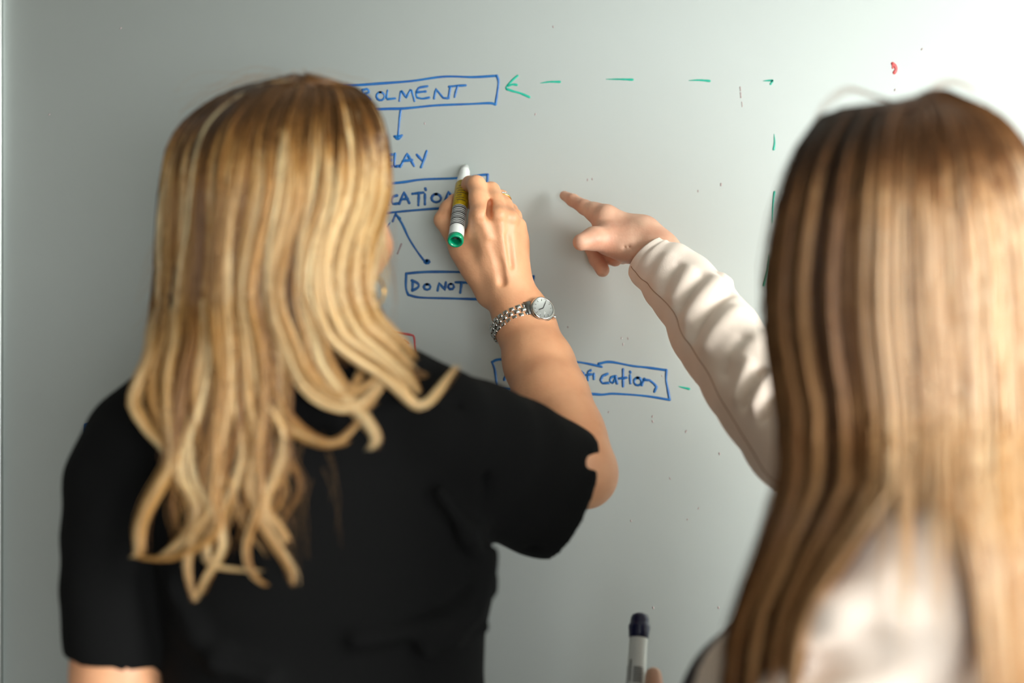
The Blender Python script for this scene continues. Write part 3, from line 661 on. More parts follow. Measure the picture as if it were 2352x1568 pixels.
# ridges and valleys of the creases
for a in ((1606,648,1556,742,13,.0020), (1662,668,1590,800,13,.0032), (1712,742,1640,880,15,.0034), (1748,888,1716,990,11,.0040), (1795,910,1762,1015,11,.0045), (1560,610,1515,690,18,.0014), (1780,800,1700,900,18,.002)): fold(*a)
for a in ((1632,655,1574,765,10,-.0026), (1690,695,1612,840,11,-.0034), (1735,830,1680,930,13,-.0024), (1772,905,1738,1005,10,-.0042), (1585,640,1542,715,9,-.0014), (1820,930,1785,1030,10,-.004)): fold(*a)
fold(1688,648,1664,650,9,.0036); fold(1702,676,1672,676,9,-.0030)
rrf = np.random.RandomState(11)
disp += .0008*np.sin(SS*3.1+TT*2.0+1) + .0006*np.sin(SS*6.3-TT*3.0)
disp *= np.clip(SS/.9, 0, 1)
rg = rs[:, None] + disp
V = cs[:, None, :] + rg[..., None]*(np.cos(TT)[..., None]*e1s[:, None, :] + .94*np.sin(TT)[..., None]*e2s[:, None, :])
inner = []
for sft, dr in ((0.0, -.0022), (.12, -.0030), (.8, -.0040)):
    i_ = int(sft/ (len(cen)-1)*NS); inner.append(cs[i_][None]+ (rs[i_]+dr)*(np.cos(th)[:, None]*e1s[i_]+.94*np.sin(th)[:, None]*e2s[i_]))
edge = cs[0]-tan[0]*.0012 + (rs[0]-.0011)*(np.cos(th)[:, None]*e1s[0]+.94*np.sin(th)[:, None]*e2s[0])
rings = np.stack([inner[2], inner[1], inner[0], edge] + [V[i] for i in range(NS)])
nr = len(rings); i = np.repeat(np.arange(nr-1), NT); j = np.tile(np.arange(NT), nr-1)
Qs_ = np.stack([i*NT+j, (i+1)*NT+j, (i+1)*NT+(j+1)%NT, i*NT+(j+1)%NT], 1)
slv = add('sleeve', (rings.reshape(-1, 3), Qs_), w2, M['blazer']); slv['label'] = 'creased cream blazer sleeve of the pointing arm'
# stitched seam along the lower side of the sleeve
seam = []
for i in range(4, int(NS*.83)):
    tt = 2.45 - .10*math.sin(i/NS*6); j = int(tt/(2*math.pi)*NT); fr_ = tt/(2*math.pi)*NT - j
    p_ = V[i, j]*(1-fr_)+V[i, (j+1)%NT]*fr_; seam.append(p_)
seam = np.array(seam); n_ = len(seam); tg = np.gradient(seam, axis=0); tg /= np.linalg.norm(tg, axis=1, keepdims=True)
u_ = np.cross(tg, cam_dir); u_ /= np.linalg.norm(u_, axis=1, keepdims=True); v_ = np.cross(u_, tg)
ring = np.stack([seam + .00055*(math.cos(a)*u_+math.sin(a)*v_) for a in np.linspace(0, 2*math.pi, 6, endpoint=False)], 1)
i = np.repeat(np.arange(n_-1), 6); j = np.tile(np.arange(6), n_-1)
add('seam', (ring.reshape(-1, 3), np.stack([i*6+j, (i+1)*6+j, (i+1)*6+(j+1)%6, i*6+(j+1)%6], 1)), w2, M['thread'])
t_ = Field((.04, .82, .02), (.58, 1.42, .96), 0.008)
t_.loft([(.82, C2[0], C2[1], .165, .120), (.94, C2[0], C2[1], .145, .105)], .02, yaw=yaw2)
for sx in (-1, 1):
    hip = T2(0, .085*sx, .85); t_.chain([(hip, .092), (hip+[0,0,-.40], .066), (hip+[0,0,-.78], .052)], .03)
add('trousers', t_.mesh(), w2, M['denim'])
for sx in (-1, 1): shoe(w2, T2(0, .085*sx, 0), f2, M['shoe'])


# ================================================================== HAIR
def strands(ctrl, n, r0):
    pass
def tubes(C, rad, tone, k=3):
    """C (N,M,3) centre lines, rad (N,M), tone (N,M) -> V,Q,T"""
    N, Mm, _ = C.shape
    t = np.gradient(C, axis=1); t /= np.maximum(np.linalg.norm(t, axis=2, keepdims=True), 1e-9)
    ref = np.array([0.31, -0.9, 0.2]); u = np.cross(t, ref); u /= np.maximum(np.linalg.norm(u, axis=2, keepdims=True), 1e-9); v = np.cross(t, u)
    ang = np.linspace(0, 2*math.pi, k, endpoint=False) + 0.3
    V = C[:, :, None, :] + rad[:, :, None, None]*(np.cos(ang)[None, None, :, None]*u[:, :, None, :] + np.sin(ang)[None, None, :, None]*v[:, :, None, :])
    base = (np.arange(N)*Mm*k)[:, None, None] + (np.arange(Mm-1)*k)[None, :, None] + np.arange(k)[None, None, :]
    nxt = (np.arange(N)*Mm*k)[:, None, None] + (np.arange(Mm-1)*k)[None, :, None] + ((np.arange(k)+1) % k)[None, None, :]
    Q = np.stack([base, nxt, nxt+k, base+k], -1).reshape(-1, 4)
    return V.reshape(-1, 3), Q, np.repeat(tone.reshape(-1), k)

class Hair:
    def __init__(s, env, crown, depth, switch, seg=24, dc=1.24):
        s.env = np.array(env, float); s.crown = crown; s.depth = depth; s.switch = switch; s.seg = seg; s.out = []; s.dc = dc
    def xs(s, u, y):
        l = np.interp(y, s.env[:, 0], s.env[:, 1]); r = np.interp(y, s.env[:, 0], s.env[:, 2]); return l + (r-l)*u
    def u_of(s, x, y):
        l = np.interp(y, s.env[:, 0], s.env[:, 1]); r = np.interp(y, s.env[:, 0], s.env[:, 2]); return (x-l)/(r-l)
    def lock(s, tail, w, n, tone, layer=0.0, bulge=.006, thick=.005, rad=.00042, u=None, root=(300, 90), wob=1.0, seg=None, tipw=.12, start=0, mid=1.0, jt=.10, taper_at=.55, front=False, mea=0.0):
        """tail: picture points from the switch row down; u: place across the head"""
        seg = seg or s.seg; tail = [tuple(p_) for p_ in tail]
        if u is None: u = float(s.u_of(tail[0][0], max(min(tail[0][1], s.env[-1][0]), s.env[0][0])))
        ys = [y for y in s.switch if y < tail[0][1]-25 and y >= start]
        o1 = np.clip(R_.normal(0, .58, n), -1.7, 1.7); o2 = R_.normal(0, .6, n); bl = np.sqrt(np.clip(1-o1**2, 0, 1))
        lw = np.interp(tail[0][1], s.env[:, 0], s.env[:, 2])-np.interp(tail[0][1], s.env[:, 0], s.env[:, 1])
        uc = u + o1*w/lw
        pts = []; wid = []
        if start == 0:
            c = s.crown(np.clip(uc, 0, 1)); pts.append(c + R_.normal(0, 5, (n, 2)))
        ph, fq, dr_ = R_.uniform(0, 6.3), R_.uniform(.006, .016), R_.uniform(-1, 1)
        for y in ys:
            e_ = np.clip((y-ys[0])/200, 0, 1)*np.clip((tail[0][1]-y)/150, 0, 1)
            pts.append(np.stack([s.xs(uc, y) + mea*e_*(math.sin(ph+y*fq) + dr_), np.full(n, y)], 1))
        T_ = len(tail); ta = np.array(tail, float); tg = np.gradient(ta, axis=0) if T_ > 1 else np.array([[0, 1.]])
        tg /= np.maximum(np.linalg.norm(tg, axis=1, keepdims=True), 1e-6); nn = np.stack([tg[:, 1], -tg[:, 0]], 1)
        for k in range(T_):
            fr = k/max(T_-1, 1); ww = w*(mid + (1-mid)*(1-fr)) * (1.0 if fr < taper_at else 1-(1-tipw)*(fr-taper_at)/(1-taper_at))
            pts.append(ta[k] + nn[k]*(o1*ww)[:, None])
        K = len(pts); pt = np.stack(pts, 1)
        wv = np.cumsum(R_.normal(0, wob*1.6, (n, K, 2)), axis=1)*np.array([1, .3]); pt = pt + wv - wv.mean(1, keepdims=True)*.5
        c = catmull(pt, seg)
        # random length
        e = 1 - np.abs(R_.normal(0, jt, n)); e = np.clip(e, .55, 1); sgi = np.linspace(0, 1, seg)[None]*e[:, None]*(seg-1)
        i0 = np.minimum(sgi.astype(int), seg-2); fr = (sgi-i0)[..., None]; ar = np.arange(n)[:, None]
        c = c[ar, i0]*(1-fr) + c[ar, i0+1]*fr
        lay = np.full((n, seg), layer)
        d0 = s.depth(c[..., 0], c[..., 1]); d0 = (2*s.dc - d0 - .012) if front else d0
        d = d0 + lay - bulge*bl[:, None] + (o2*thick)[:, None] + np.cumsum(R_.normal(0, .0003, (n, seg)), 1)
        Cw = np.stack([(c[..., 0]-1176)/F*d, d, CZ-(c[..., 1]-784)/F*d], -1)
        tt = tone + R_.normal(0, .07, n)[:, None] + np.zeros((n, seg))
        rl = root[0] + R_.normal(0, 30, n)[:, None]
        k_ = np.clip((c[..., 1]-rl)/root[1], 0, 1); k_ = k_*k_*(3-2*k_)
        tt = np.clip(tt*(0.34 + .66*k_), 0.02, .99)
        rd = rad*R_.uniform(.75, 1.25, n)[:, None]*np.interp(np.linspace(0, 1, seg), [0, .1, .8, 1], [.7, 1, 1, .25])[None]
        s.out.append(tubes(Cw, rd, tt))
    def free(s, paths, rad, tone, seg=18):
        for p_, dd in paths:
            c = catmull(np.array(p_, float), seg)[None]; d = s.depth(c[..., 0], c[..., 1]) + dd
            Cw = np.stack([(c[..., 0]-1176)/F*d, d, CZ-(c[..., 1]-784)/F*d], -1)
            s.out.append(tubes(Cw, np.full((1, seg), rad)*np.linspace(1, .4, seg), np.full((1, seg), tone)))
    def build(s, parent, m, core=None):
        Vs, Qs, Ts, n = [], [], [], 0
        if core is not None:
            V, Q = core; Vs.append(V); Qs.append(Q); Ts.append(np.full(len(V), .16)); n = len(V)
        for V, Q, T in s.out: Vs.append(V); Qs.append(Q+n); Ts.append(T); n += len(V)
        V = np.concatenate(Vs); me = npmesh('hair', local(V, parent), np.concatenate(Qs))
        a = me.attributes.new('tone', 'FLOAT', 'POINT'); a.data.foreach_set('value', np.concatenate(Ts).astype(np.float32))
        o = link('hair', me, parent, m); return o

# ---- woman at the left
D1 = 1.24
env1 = [(178, 640, 740), (190, 590, 790), (205, 540, 822), (230, 488, 848), (260, 450, 862), (300, 414, 876), (350, 394, 886), (400, 382, 890), (470, 376, 884), (530, 372, 858), (600, 368, 842), (680, 360, 842), (750, 352, 880), (800, 345, 925), (860, 320, 955)]
def crown1(u): return np.stack([672 + 36*u, 186 + 0*u], 1)
def depth1(x, y):
    up = np.clip((455-y)/285, 0, .995); b = np.where(y < 455, .118*np.sqrt(1-up**2), .118)
    b = b + np.clip((y-800)/300, 0, 1)*.006
    xc = np.interp(y, [180, 400, 800, 1100], [690, 635, 640, 650]); a = np.interp(y, [180, 230, 300, 400, 700, 800, 950], [80, 200, 245, 268, 275, 400, 620])
    return D1 - b*np.sqrt(np.clip(1-((x-xc)/a)**2, .03, 1))
h1 = Hair(env1, crown1, depth1, [192, 215, 250, 300, 370, 460, 560, 660, 730], 26)
def tone1(u):  # side light painted into the tone: right brighter, left darker
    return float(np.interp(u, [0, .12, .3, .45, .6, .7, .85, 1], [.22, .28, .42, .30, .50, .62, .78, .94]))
# under layers (fill)
for k in range(90):
    u = (k+.5)/90*1.0; x0 = float(h1.xs(u, 760)); yb = R_.uniform(860, 960) if u < .55 else R_.uniform(800, 850)
    h1.lock([(x0, 760), (x0+R_.uniform(-8, 8), (760+yb)/2), (x0+R_.uniform(-14, 14), yb)], 13, 26, .30+R_.uniform(-.08, .12), layer=.010, bulge=.002, thick=.004, rad=.00075, u=u, seg=16, jt=.05)
# visible sheets over the head
for k in range(270):
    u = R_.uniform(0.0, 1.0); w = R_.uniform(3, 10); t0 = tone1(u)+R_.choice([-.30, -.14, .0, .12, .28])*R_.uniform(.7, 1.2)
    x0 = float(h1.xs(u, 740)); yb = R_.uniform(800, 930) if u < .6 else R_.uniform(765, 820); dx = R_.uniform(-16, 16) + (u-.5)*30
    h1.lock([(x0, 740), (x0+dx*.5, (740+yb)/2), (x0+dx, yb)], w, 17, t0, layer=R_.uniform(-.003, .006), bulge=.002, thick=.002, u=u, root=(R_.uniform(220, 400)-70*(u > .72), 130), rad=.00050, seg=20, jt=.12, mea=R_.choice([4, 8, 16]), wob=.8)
# traced locks
LK = [
 ([(352,760),(345,820),(318,880),(308,930),(340,985),(374,1020),(392,1050)], 13, .80, 80),
 ([(374,780),(350,850),(352,915),(372,985),(396,1045)], 12, .62, 80),
 ([(400,780),(385,860),(388,960),(398,1050),(372,1105),(338,1165),(320,1225),(322,1270),(306,1278)], 14, .72, 120),
 ([(435,780),(415,882),(400,976),(396,1050),(385,1080)], 20, .40, 90),
 ([(470,790),(455,870),(455,951),(428,1000),(412,1058),(418,1107),(443,1135),(451,1180),(436,1225),(395,1262),(360,1284)], 17, .80, 150),
 ([(484,780),(470,900),(430,1000),(440,1080),(448,1110),(476,1160),(504,1213),(510,1255),(492,1294),(470,1330),(449,1384)], 9, .82, 80),
 ([(525,780),(528,870),(520,943),(503,1045),(500,1107),(484,1172),(451,1213),(431,1270),(431,1323),(449,1384)], 11, .74, 100),
 ([(505,780),(513,882),(502,984),(500,1066),(490,1130),(505,1200),(480,1240),(430,1265),(380,1285),(310,1278)], 13, .66, 110),
 ([(548,790),(533,923),(557,1004),(554,1066),(533,1119),(513,1172),(478,1229),(474,1270),(488,1298),(541,1308),(606,1311)], 9, .84, 90),
 ([(575,780),(590,902),(635,955),(651,1009),(643,1066),(615,1127),(608,1168),(635,1204),(655,1235),(648,1250)], 10, .78, 100),
 ([(560,780),(566,923),(588,992),(584,1045),(568,1107),(582,1147),(606,1209),(639,1262),(670,1311),(672,1345)], 12, .70, 110),
 ([(600,800),(605,930),(590,1050),(600,1120),(592,1172),(568,1237),(566,1282),(582,1323),(615,1347)], 7, .60, 60),
 ([(640,790),(640,955),(672,984),(721,1009),(770,1017),(811,984),(832,955)], 11, .66, 90),
 ([(615,790),(625,880),(655,950),(700,995),(760,1020),(800,1012)], 11, .55, 80),
 ([(650,780),(680,853),(721,906),(778,931),(831,925),(868,888),(880,870)], 15, .84, 150),
 ([(672,780),(700,850),(745,895),(800,905),(850,880),(880,850)], 10, .72, 80),
 ([(705,780),(715,850),(760,905),(830,945),(870,905)], 8, .62, 60),
 ([(722,780),(735,830),(768,880),(823,943),(855,984),(864,1013),(850,1033)], 11, .88, 100),
 ([(745,780),(755,820),(780,870),(810,892),(833,845)], 7, .66, 60),
 ([(760,780),(811,822),(884,868),(933,913),(957,931),(990,918),(1025,872),(1051,837)], 9, .86, 100),
 ([(790,770),(831,800),(892,838),(929,882),(941,919)], 13, .78, 100),
 ([(815,750),(855,790),(905,830),(945,870),(962,905)], 11, .80, 90),
 ([(840,740),(875,770),(915,810),(950,845)], 14, .76, 100),
 ([(865,720),(895,755),(930,790),(958,828)], 10, .72, 70),
 ([(455,790),(440,880),(445,960),(470,1050),(490,1110)], 14, .42, 80),
 ([(545,800),(555,900),(545,990),(520,1060),(515,1120)], 13, .46, 80),
 ([(610,800),(600,900),(605,980),(620,1050),(600,1110)], 12, .42, 70),
 ([(490,800),(500,900),(480,1000),(460,1080),(470,1140)], 11, .52, 70),
 ([(585,800),(580,900),(565,1000),(570,1080),(590,1140)], 11, .58, 70),
]
for q_, (tail, w, tn, n) in enumerate(LK):
    sh = R_.uniform(-5, 5)
    h1.lock(tail, w*.86, n, tn, layer=-.002-(q_ % 4)*.0015, bulge=.002, thick=.003, seg=34, root=(R_.uniform(230, 320), 110), wob=.8, tipw=.2, jt=.05, rad=.00045, mea=8)
    h1.lock([(x_+sh*(.4+i_*.12), y_+abs(sh)*.5) for i_, (x_, y_) in enumerate(tail)], w*.45, n//3, min(.97, tn+.16), layer=-.006-(q_ % 4)*.0012, bulge=.001, thick=.001, seg=34, root=(R_.uniform(230, 320), 110), wob=.8, tipw=.3, jt=.08, rad=.00045, mea=10)
    h1.lock([(x_-sh*(.8+i_*.1), y_-abs(sh)*.3) for i_, (x_, y_) in enumerate(tail)], w*.5, n//4, max(.1, tn-.28), layer=.001, bulge=.001, thick=.002, seg=34, root=(R_.uniform(230, 320), 110), wob=1.2, tipw=.5, jt=.08, rad=.00045, mea=10)
for k in range(26):     # thin stray curls between the big locks
    x0 = R_.uniform(400, 660); a_ = R_.uniform(14, 40)*R_.choice([-1, 1]); y1 = R_.uniform(960, 1120)
    h1.lock([(x0, 790), (x0+R_.uniform(-15, 15), 900), (x0+R_.uniform(-20, 20), y1), (x0+a_, y1+55), (x0+a_*.9, y1+100), (x0-a_*.3, y1+150), (x0-a_*.6, y1+R_.uniform(160, 200))], R_.uniform(1.6, 4), 16, R_.uniform(.35, .85), layer=R_.uniform(-.008, 0), bulge=.001, thick=.001, seg=34, root=(R_.uniform(230, 320), 110), wob=1.2, tipw=.5, jt=.15, rad=.00035, mea=8)
# the thin pale strand and face framing
h1.lock([(428,540),(415,600),(405,700)], 3.2, 22, .98, layer=-.010, bulge=.002, thick=.001, u=.115, root=(190, 20), rad=.0006, seg=22, wob=.2)
for k in range(6):
    h1.lock([(884+R_.uniform(-8, 4), 560), (878+R_.uniform(-14, 14), 620), (885+R_.uniform(-12, 20), 690)], 3, 4, .92, layer=.02, bulge=0, u=.985+R_.uniform(-.02, .02), seg=18, root=(200, 60))
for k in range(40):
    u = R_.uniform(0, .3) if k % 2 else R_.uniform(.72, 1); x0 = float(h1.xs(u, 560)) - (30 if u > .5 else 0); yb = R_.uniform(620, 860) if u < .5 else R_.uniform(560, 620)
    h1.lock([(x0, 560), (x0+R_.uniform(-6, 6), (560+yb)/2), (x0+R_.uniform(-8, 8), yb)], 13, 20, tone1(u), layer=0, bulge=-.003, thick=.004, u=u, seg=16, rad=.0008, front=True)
fly = []
for k in range(70):
    x0 = R_.uniform(480, 820); y0 = R_.uniform(178, 230); a = R_.uniform(-1, 1)
    fly.append(([(680, 190), (x0*.5+340, y0-R_.uniform(2, 30)), (x0+R_.uniform(-60, 60)*(1 if a > 0 else -1), y0-R_.uniform(-25, 18)), (x0+(x0-660)*.5, y0+R_.uniform(20, 80))], R_.uniform(-.01, .05)))
for k in range(26):
    y0 = R_.uniform(450, 800); fly.append(([(380, y0), (365+R_.uniform(-15, 5), y0+60), (350+R_.uniform(-25, 10), y0+120), (330+R_.uniform(-35, 20), y0+180)], R_.uniform(-.02, .01)))
for k in range(30):
    x0 = R_.uniform(420, 760); y0 = R_.uniform(950, 1150); q_ = R_.uniform(-60, 60)
    fly.append(([(x0, y0), (x0+q_*.6, y0+50), (x0+q_, y0+110), (x0+q_*R_.uniform(.2, 1.2), y0+R_.uniform(150, 200))], R_.uniform(-.01, .0)))
for k in range(12):
    y0 = R_.uniform(560, 700); fly.append(([(875, 500), (900+R_.uniform(-10, 8), y0-60), (908+R_.uniform(-12, 8), y0), (895+R_.uniform(-10, 20), y0+90)], .03))
for k in range(10):
    fly.append(([(930, 830), (950+R_.uniform(-10, 15), 850), (975+R_.uniform(-15, 10), 862), (945+R_.uniform(-10, 10), 872)], .0))
h1.free(fly, .00012, .6)
c_ = Field((-.42, 1.06, 1.10), (.0, 1.40, 1.68), .005)
c_.ell((X(640, 1.22), 1.238, Z(440, 1.24)), (.086, .100, .095), .01)
c_.loft([(Z(880, 1.2), X(570, 1.2), 1.22, .066, .070), (Z(780, 1.2), X(595, 1.2), 1.225, .080, .085), (Z(620, 1.2), X(618, 1.2), 1.235, .082, .098), (Z(430, 1.2), X(636, 1.2), 1.24, .086, .100)], .01)
c_.ell(L1(0.02, .095, -.04), (.09, .085, .13), .02, 'sub')
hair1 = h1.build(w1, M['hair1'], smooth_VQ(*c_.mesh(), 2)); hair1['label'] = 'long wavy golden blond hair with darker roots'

# ---- woman at the right
D2 = 1.06
env2 = [(222, 2050, 2215), (232, 1985, 2248), (245, 1928, 2268), (275, 1888, 2300), (318, 1850, 2335), (365, 1820, 2362), (440, 1795, 2392), (544, 1775, 2415), (668, 1758, 2430), (772, 1758, 2436), (850, 1785, 2436), (950, 1800, 2434), (1063, 1798, 2434), (1140, 1788, 2440)]
def crown2(u): return np.stack([2088 + 100*np.clip(u-.5, 0, 1)*1.6, 240 - 22*np.clip((u-.45)*3, 0, 1)], 1)
def depth2(x, y):
    up = np.clip((500-y)/285, 0, .995); b = np.where(y < 500, .112*np.sqrt(1-up**2), .112)
    sh = np.clip((y-950)/320, 0, 1); sh = sh*sh*(3-2*sh)
    b = b + sh*np.interp(x, [1600, 1850, 2050, 2200, 2400], [-.03, .03, .085, .09, .05])
    xc = np.interp(y, [220, 500, 900, 1200], [2135, 2092, 2100, 2080]); a = np.interp(y, [220, 260, 330, 450, 800, 1000, 1300], [120, 230, 300, 340, 370, 420, 620])
    return D2 - b*np.sqrt(np.clip(1-((x-xc)/a)**2, .03, 1))
h2 = Hair(env2, crown2, depth2, [250, 275, 320, 400, 520, 660, 800, 940, 1060, 1120], 22, D2)
def tone2(u):  # strand colour includes painted light, dark at left to bright at right
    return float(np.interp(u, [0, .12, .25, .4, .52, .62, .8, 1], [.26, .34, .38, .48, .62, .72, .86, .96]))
def tail2(u):
    if u < .40:
        v = u/.40; xb = 1668 + 170*v + R_.uniform(-12, 12); x0 = float(h2.xs(u, 1130)); xm = 1745 + 185*v + R_.uniform(-8, 8)
        return [(x0, 1130), (xm, 1290), (xb+15, 1430), (xb, 1600), (xb-8, 1700)]
    if u < .64:
        x0 = float(h2.xs(u, 1100)); yb = R_.uniform(1130, 1210); return [(x0, 1100), (x0+R_.uniform(-8, 8), yb-30), (x0+R_.uniform(-14, 10), yb)]
    v = (u-.64)/.36; x0 = float(h2.xs(u, 1130)); xb = 2268+170*v+R_.uniform(-12, 12); return [(x0, 1130), (x0*.45+xb*.55, 1260), (xb-6, 1400), (xb+6, 1600), (xb+10, 1700)]
for k in range(60):
    u = (k+.5)/60; t_l = tail2(u)
    h2.lock(t_l, 15, 24, tone2(u)*.75+R_.uniform(-.05, .05), layer=.009, bulge=.002, thick=.004, rad=.0009, u=u, seg=16, root=(380, 120), mid=.9, tipw=.6)
for k in range(210):
    u = R_.uniform(0, 1); w = R_.uniform(4, 14); t0 = tone2(u)+R_.choice([-.18, -.08, .0, .06, .15])*R_.uniform(.7, 1.2)
    h2.lock(tail2(u), w*1.5, 16, t0, layer=R_.uniform(-.002, .004), bulge=.0015, thick=.003, rad=.00062, u=u, seg=18, mea=R_.uniform(3, 12), root=(R_.uniform(300, 420), 150), wob=.9, mid=.8, tipw=.5)
# brighter strands on the shaded side and loose ones over the shoulder
for u, w, t0 in ((.12, 9, .62), (.05, 5, .5), (.22, 7, .58), (.33, 8, .66), (.39, 9, .78)):
    h2.lock(tail2(u), w, 60, t0, layer=-.006, bulge=.004, thick=.002, u=u, seg=22, root=(330, 120), rad=.0006, wob=.5, mid=.9, tipw=.6)
for k in range(16):
    x0 = R_.uniform(2020, 2190); h2.lock([(x0, 1100), (x0+R_.uniform(-10, 10), 1220), (x0+R_.uniform(-14, 14), 1360), (x0+R_.uniform(-20, 20), R_.uniform(1400, 1568))], 4, 5, .85, layer=-.004, bulge=.002, seg=20, rad=.0005, root=(380, 120))
fly = []
for k in range(14):
    o_ = R_.uniform(-6, 6); fly.append(([(2120, 232), (2150+o_, 200+o_), (2190+o_, 188+o_), (2240+o_, 210+o_), (2290, 262)], .02))
    fly.append(([(2060, 235), (2010+o_, 222+o_), (1950+o_, 205+o_), (1900+o_, 235+o_), (1862, 290)], .02))
for k in range(16):
    o_ = R_.uniform(-10, 10); fly.append(([(1800+o_*.3, 1060), (1778+o_, 1120), (1758+o_, 1180), (1745+o_*1.4, 1240)], .0))
h2.free(fly, .00016, .5)
c_ = Field((.12, .88, 1.10), (.48, 1.22, 1.64), .005)
c_.ell((X(2090, 1.06), 1.062, Z(500, 1.06)), (.094, .098, .088), .01)
c_.loft([(Z(1150, 1.05), X(2070, 1.05), 1.05, .080, .070), (Z(950, 1.05), X(2090, 1.05), 1.05, .088, .085), (Z(700, 1.05), X(2090, 1.05), 1.06, .094, .097), (Z(500, 1.05), X(2090, 1.05), 1.06, .092, .098)], .01)
c_.ell(L2(0, .09, -.04), (.085, .075, .13), .02, 'sub')
hair2 = h2.build(w2, M['hair2'], smooth_VQ(*c_.mesh(), 2)); hair2['label'] = 'long straight light brown hair with blond highlights'

# ================================================================== PENS
def pen_part(root, name, prof, o, ax, m, n=32):
    V, Q = lathe(prof, o, ax, n); return link(name, npmesh(name, local(V, root), Q), root, m)
def band_patch(root, name, o, ax, r, h0, h1_, a0, a1, m, parent=None):
    """thin curved print on the barrel between heights and angles"""
    u, v, a = frame_of(ax); n = max(3, int(abs(a1-a0)/.12)+2); V = []
    for h in (h0, h1_):
        for t in np.linspace(a0, a1, n): V.append(np.array(o)+(math.cos(t)*u+math.sin(t)*v)*r+a*h)
    Q = [(i, i+1, n+i+1, n+i) for i in range(n-1)]
    return (np.array(V), np.array(Q))
# green marker of the writing hand
ga = P(1046, 555, 1.512); gb = P(1069.5, 379, 1.611); gax = (gb-ga)/np.linalg.norm(gb-ga); GL = float(np.linalg.norm(gb-ga))
gp = empty('marker_pen', ga); tag(gp, 'uncapped green whiteboard marker with yellow label held in the writing hand', 'pen')
R0 = .0083
pen_part(gp, 'barrel', [(R0, .006), (R0, GL-.034), (R0*.98, GL-.032), (.0062, GL-.022), (.0058, GL-.012)], ga, gax, M['plastic_w'])
pen_part(gp, 'end_plug', [(.0048, .016), (.0056, .004), (.0060, .0004), (R0*.94, 0), (R0+.0003, .0012), (R0+.0003, .0062), (R0, .0064)], ga, gax, M['plastic_g'])['label'] = 'green hollow end plug'
pen_part(gp, 'plug_socket', [(.0001, .0105), (.0053, .0100), (.0056, .0045)], ga, gax, M['plastic_gd'])
pen_part(gp, 'label_band', [(R0+.0001, GL*.40), (R0+.00025, GL*.402), (R0+.00025, GL*.715), (R0+.0001, GL*.72)], ga, gax, M['label_y'])['label'] = 'yellow label band'
pen_part(gp, 'collar', [(.0060, GL-.0125), (.0050, GL-.011), (.0046, GL-.005), (.0030, GL-.0045)], ga, gax, M['plastic_w'])
pen_part(gp, 'nib', [(.0028, GL-.006), (.0027, GL-.002), (.0012, GL), (.0001, GL+.0002)], ga, gax, M['nib'])['label'] = 'green felt nib'
u, v, a = frame_of(gax); tcam = math.atan2(-v[1], -u[1])
pr = [band_patch(gp, 'p', ga, gax, R0+.0003, GL*.155+i*.0031, GL*.155+i*.0031+(.0011 if i % 3 else .0018), tcam-1.2, tcam+1.0, None) for i in range(11)]
V, Q = merge(pr); o = link('barcode_print', npmesh('barcode_print', local(V, gp), Q), gp, M['print']); o['kind'] = 'stuff'
pr = [band_patch(gp, 'p', ga, gax, R0+.0005, GL*.45+i*.0042, GL*.45+i*.0042+.0010, tcam-.5-.2*(i % 2), tcam+.7-.3*(i % 3), None) for i in range(7)]
V, Q = merge(pr); o = link('label_print', npmesh('label_print', local(V, gp), Q), gp, M['print']); o['kind'] = 'stuff'
# navy capped marker
bp_ = empty('marker_pen', pa); tag(bp_, 'white whiteboard marker with a dark navy cap held low by the woman in cream', 'pen')
R1 = .0087
pen_part(bp_, 'cap', [(.0001, -.0056), (.0045, -.0052), (.0075, -.0036), (.0088, -.0006), (.0091, .002), (.0092, .0050), (.0104, .0065), (.0105, .0095), (.0101, .0120), (.0093, .0185), (R1, .0188)], pa, pax, M['plastic_n'])['label'] = 'dark navy cap'
pen_part(bp_, 'barrel', [(R1-.0002, .0175), (R1, .019), (R1, .118), (R1*.9, .122), (.0001, .1225)], pa, pax, M['plastic_w'])
u, v, a = frame_of(pax); tcam = math.atan2(-v[1], -u[1])
pr = [band_patch(bp_, 'p', pa, pax, R1+.0002, .0475+i*.0017, .0475+i*.0017+.0010, tcam-.55, tcam+.45, None) for i in range(9)]
V, Q = merge(pr); o = link('barcode_print', npmesh('barcode_print', local(V, bp_), Q), bp_, M['print']); o['kind'] = 'stuff'
sgn = 1 if (math.cos(tcam+.9)*u+math.sin(tcam+.9)*v)[0] < 0 else -1
pr = [band_patch(bp_, 'p', pa, pax, R1+.0002, .041+i*.0026, .041+i*.0026+.0019, tcam+sgn*.72, tcam+sgn*.98, None) for i in range(8)]
pr += [band_patch(bp_, 'p', pa, pax, R1+.0002, .046, .110, tcam+sgn*1.35, tcam+sgn*1.60, None)]
V, Q = merge(pr); o = link('label_print', npmesh('label_print', local(V, bp_), Q), bp_, M['print']); o['kind'] = 'stuff'

# ================================================================== WATCH, RING, EARRING
A = (P(1232,830,1.497)-P(1168,672,1.536)); A /= np.linalg.norm(A)
wc = P(1196,742,1.524)
e1 = np.cross(A, np.array([0, -1., 0])); e1 /= np.linalg.norm(e1)
if e1[0] < 0: e1 = -e1
e2 = np.cross(A, e1)
if e2[1] > 0: e2 = -e2
watch = empty('wristwatch', wc); tag(watch, 'silver steel ladies wristwatch with round dial on the raised right wrist', 'watch')
RA, RB = .0318, .0272
def ringpt(t, extra=0.0):
    c = wc + e1*((RA+extra)*math.cos(t)) + e2*((RB+extra)*math.sin(t)); n = e1*math.cos(t)/RA + e2*math.sin(t)/RB; n /= np.linalg.norm(n); tg = np.cross(A, n); return c, n, tg
tc_ = math.radians(42)
cc, cn, ct = ringpt(tc_, .0015); ctr = P(1239, 718, 1.4); 
k_ = ((ctr-0)*1.0); ray = ctr/np.linalg.norm(ctr)
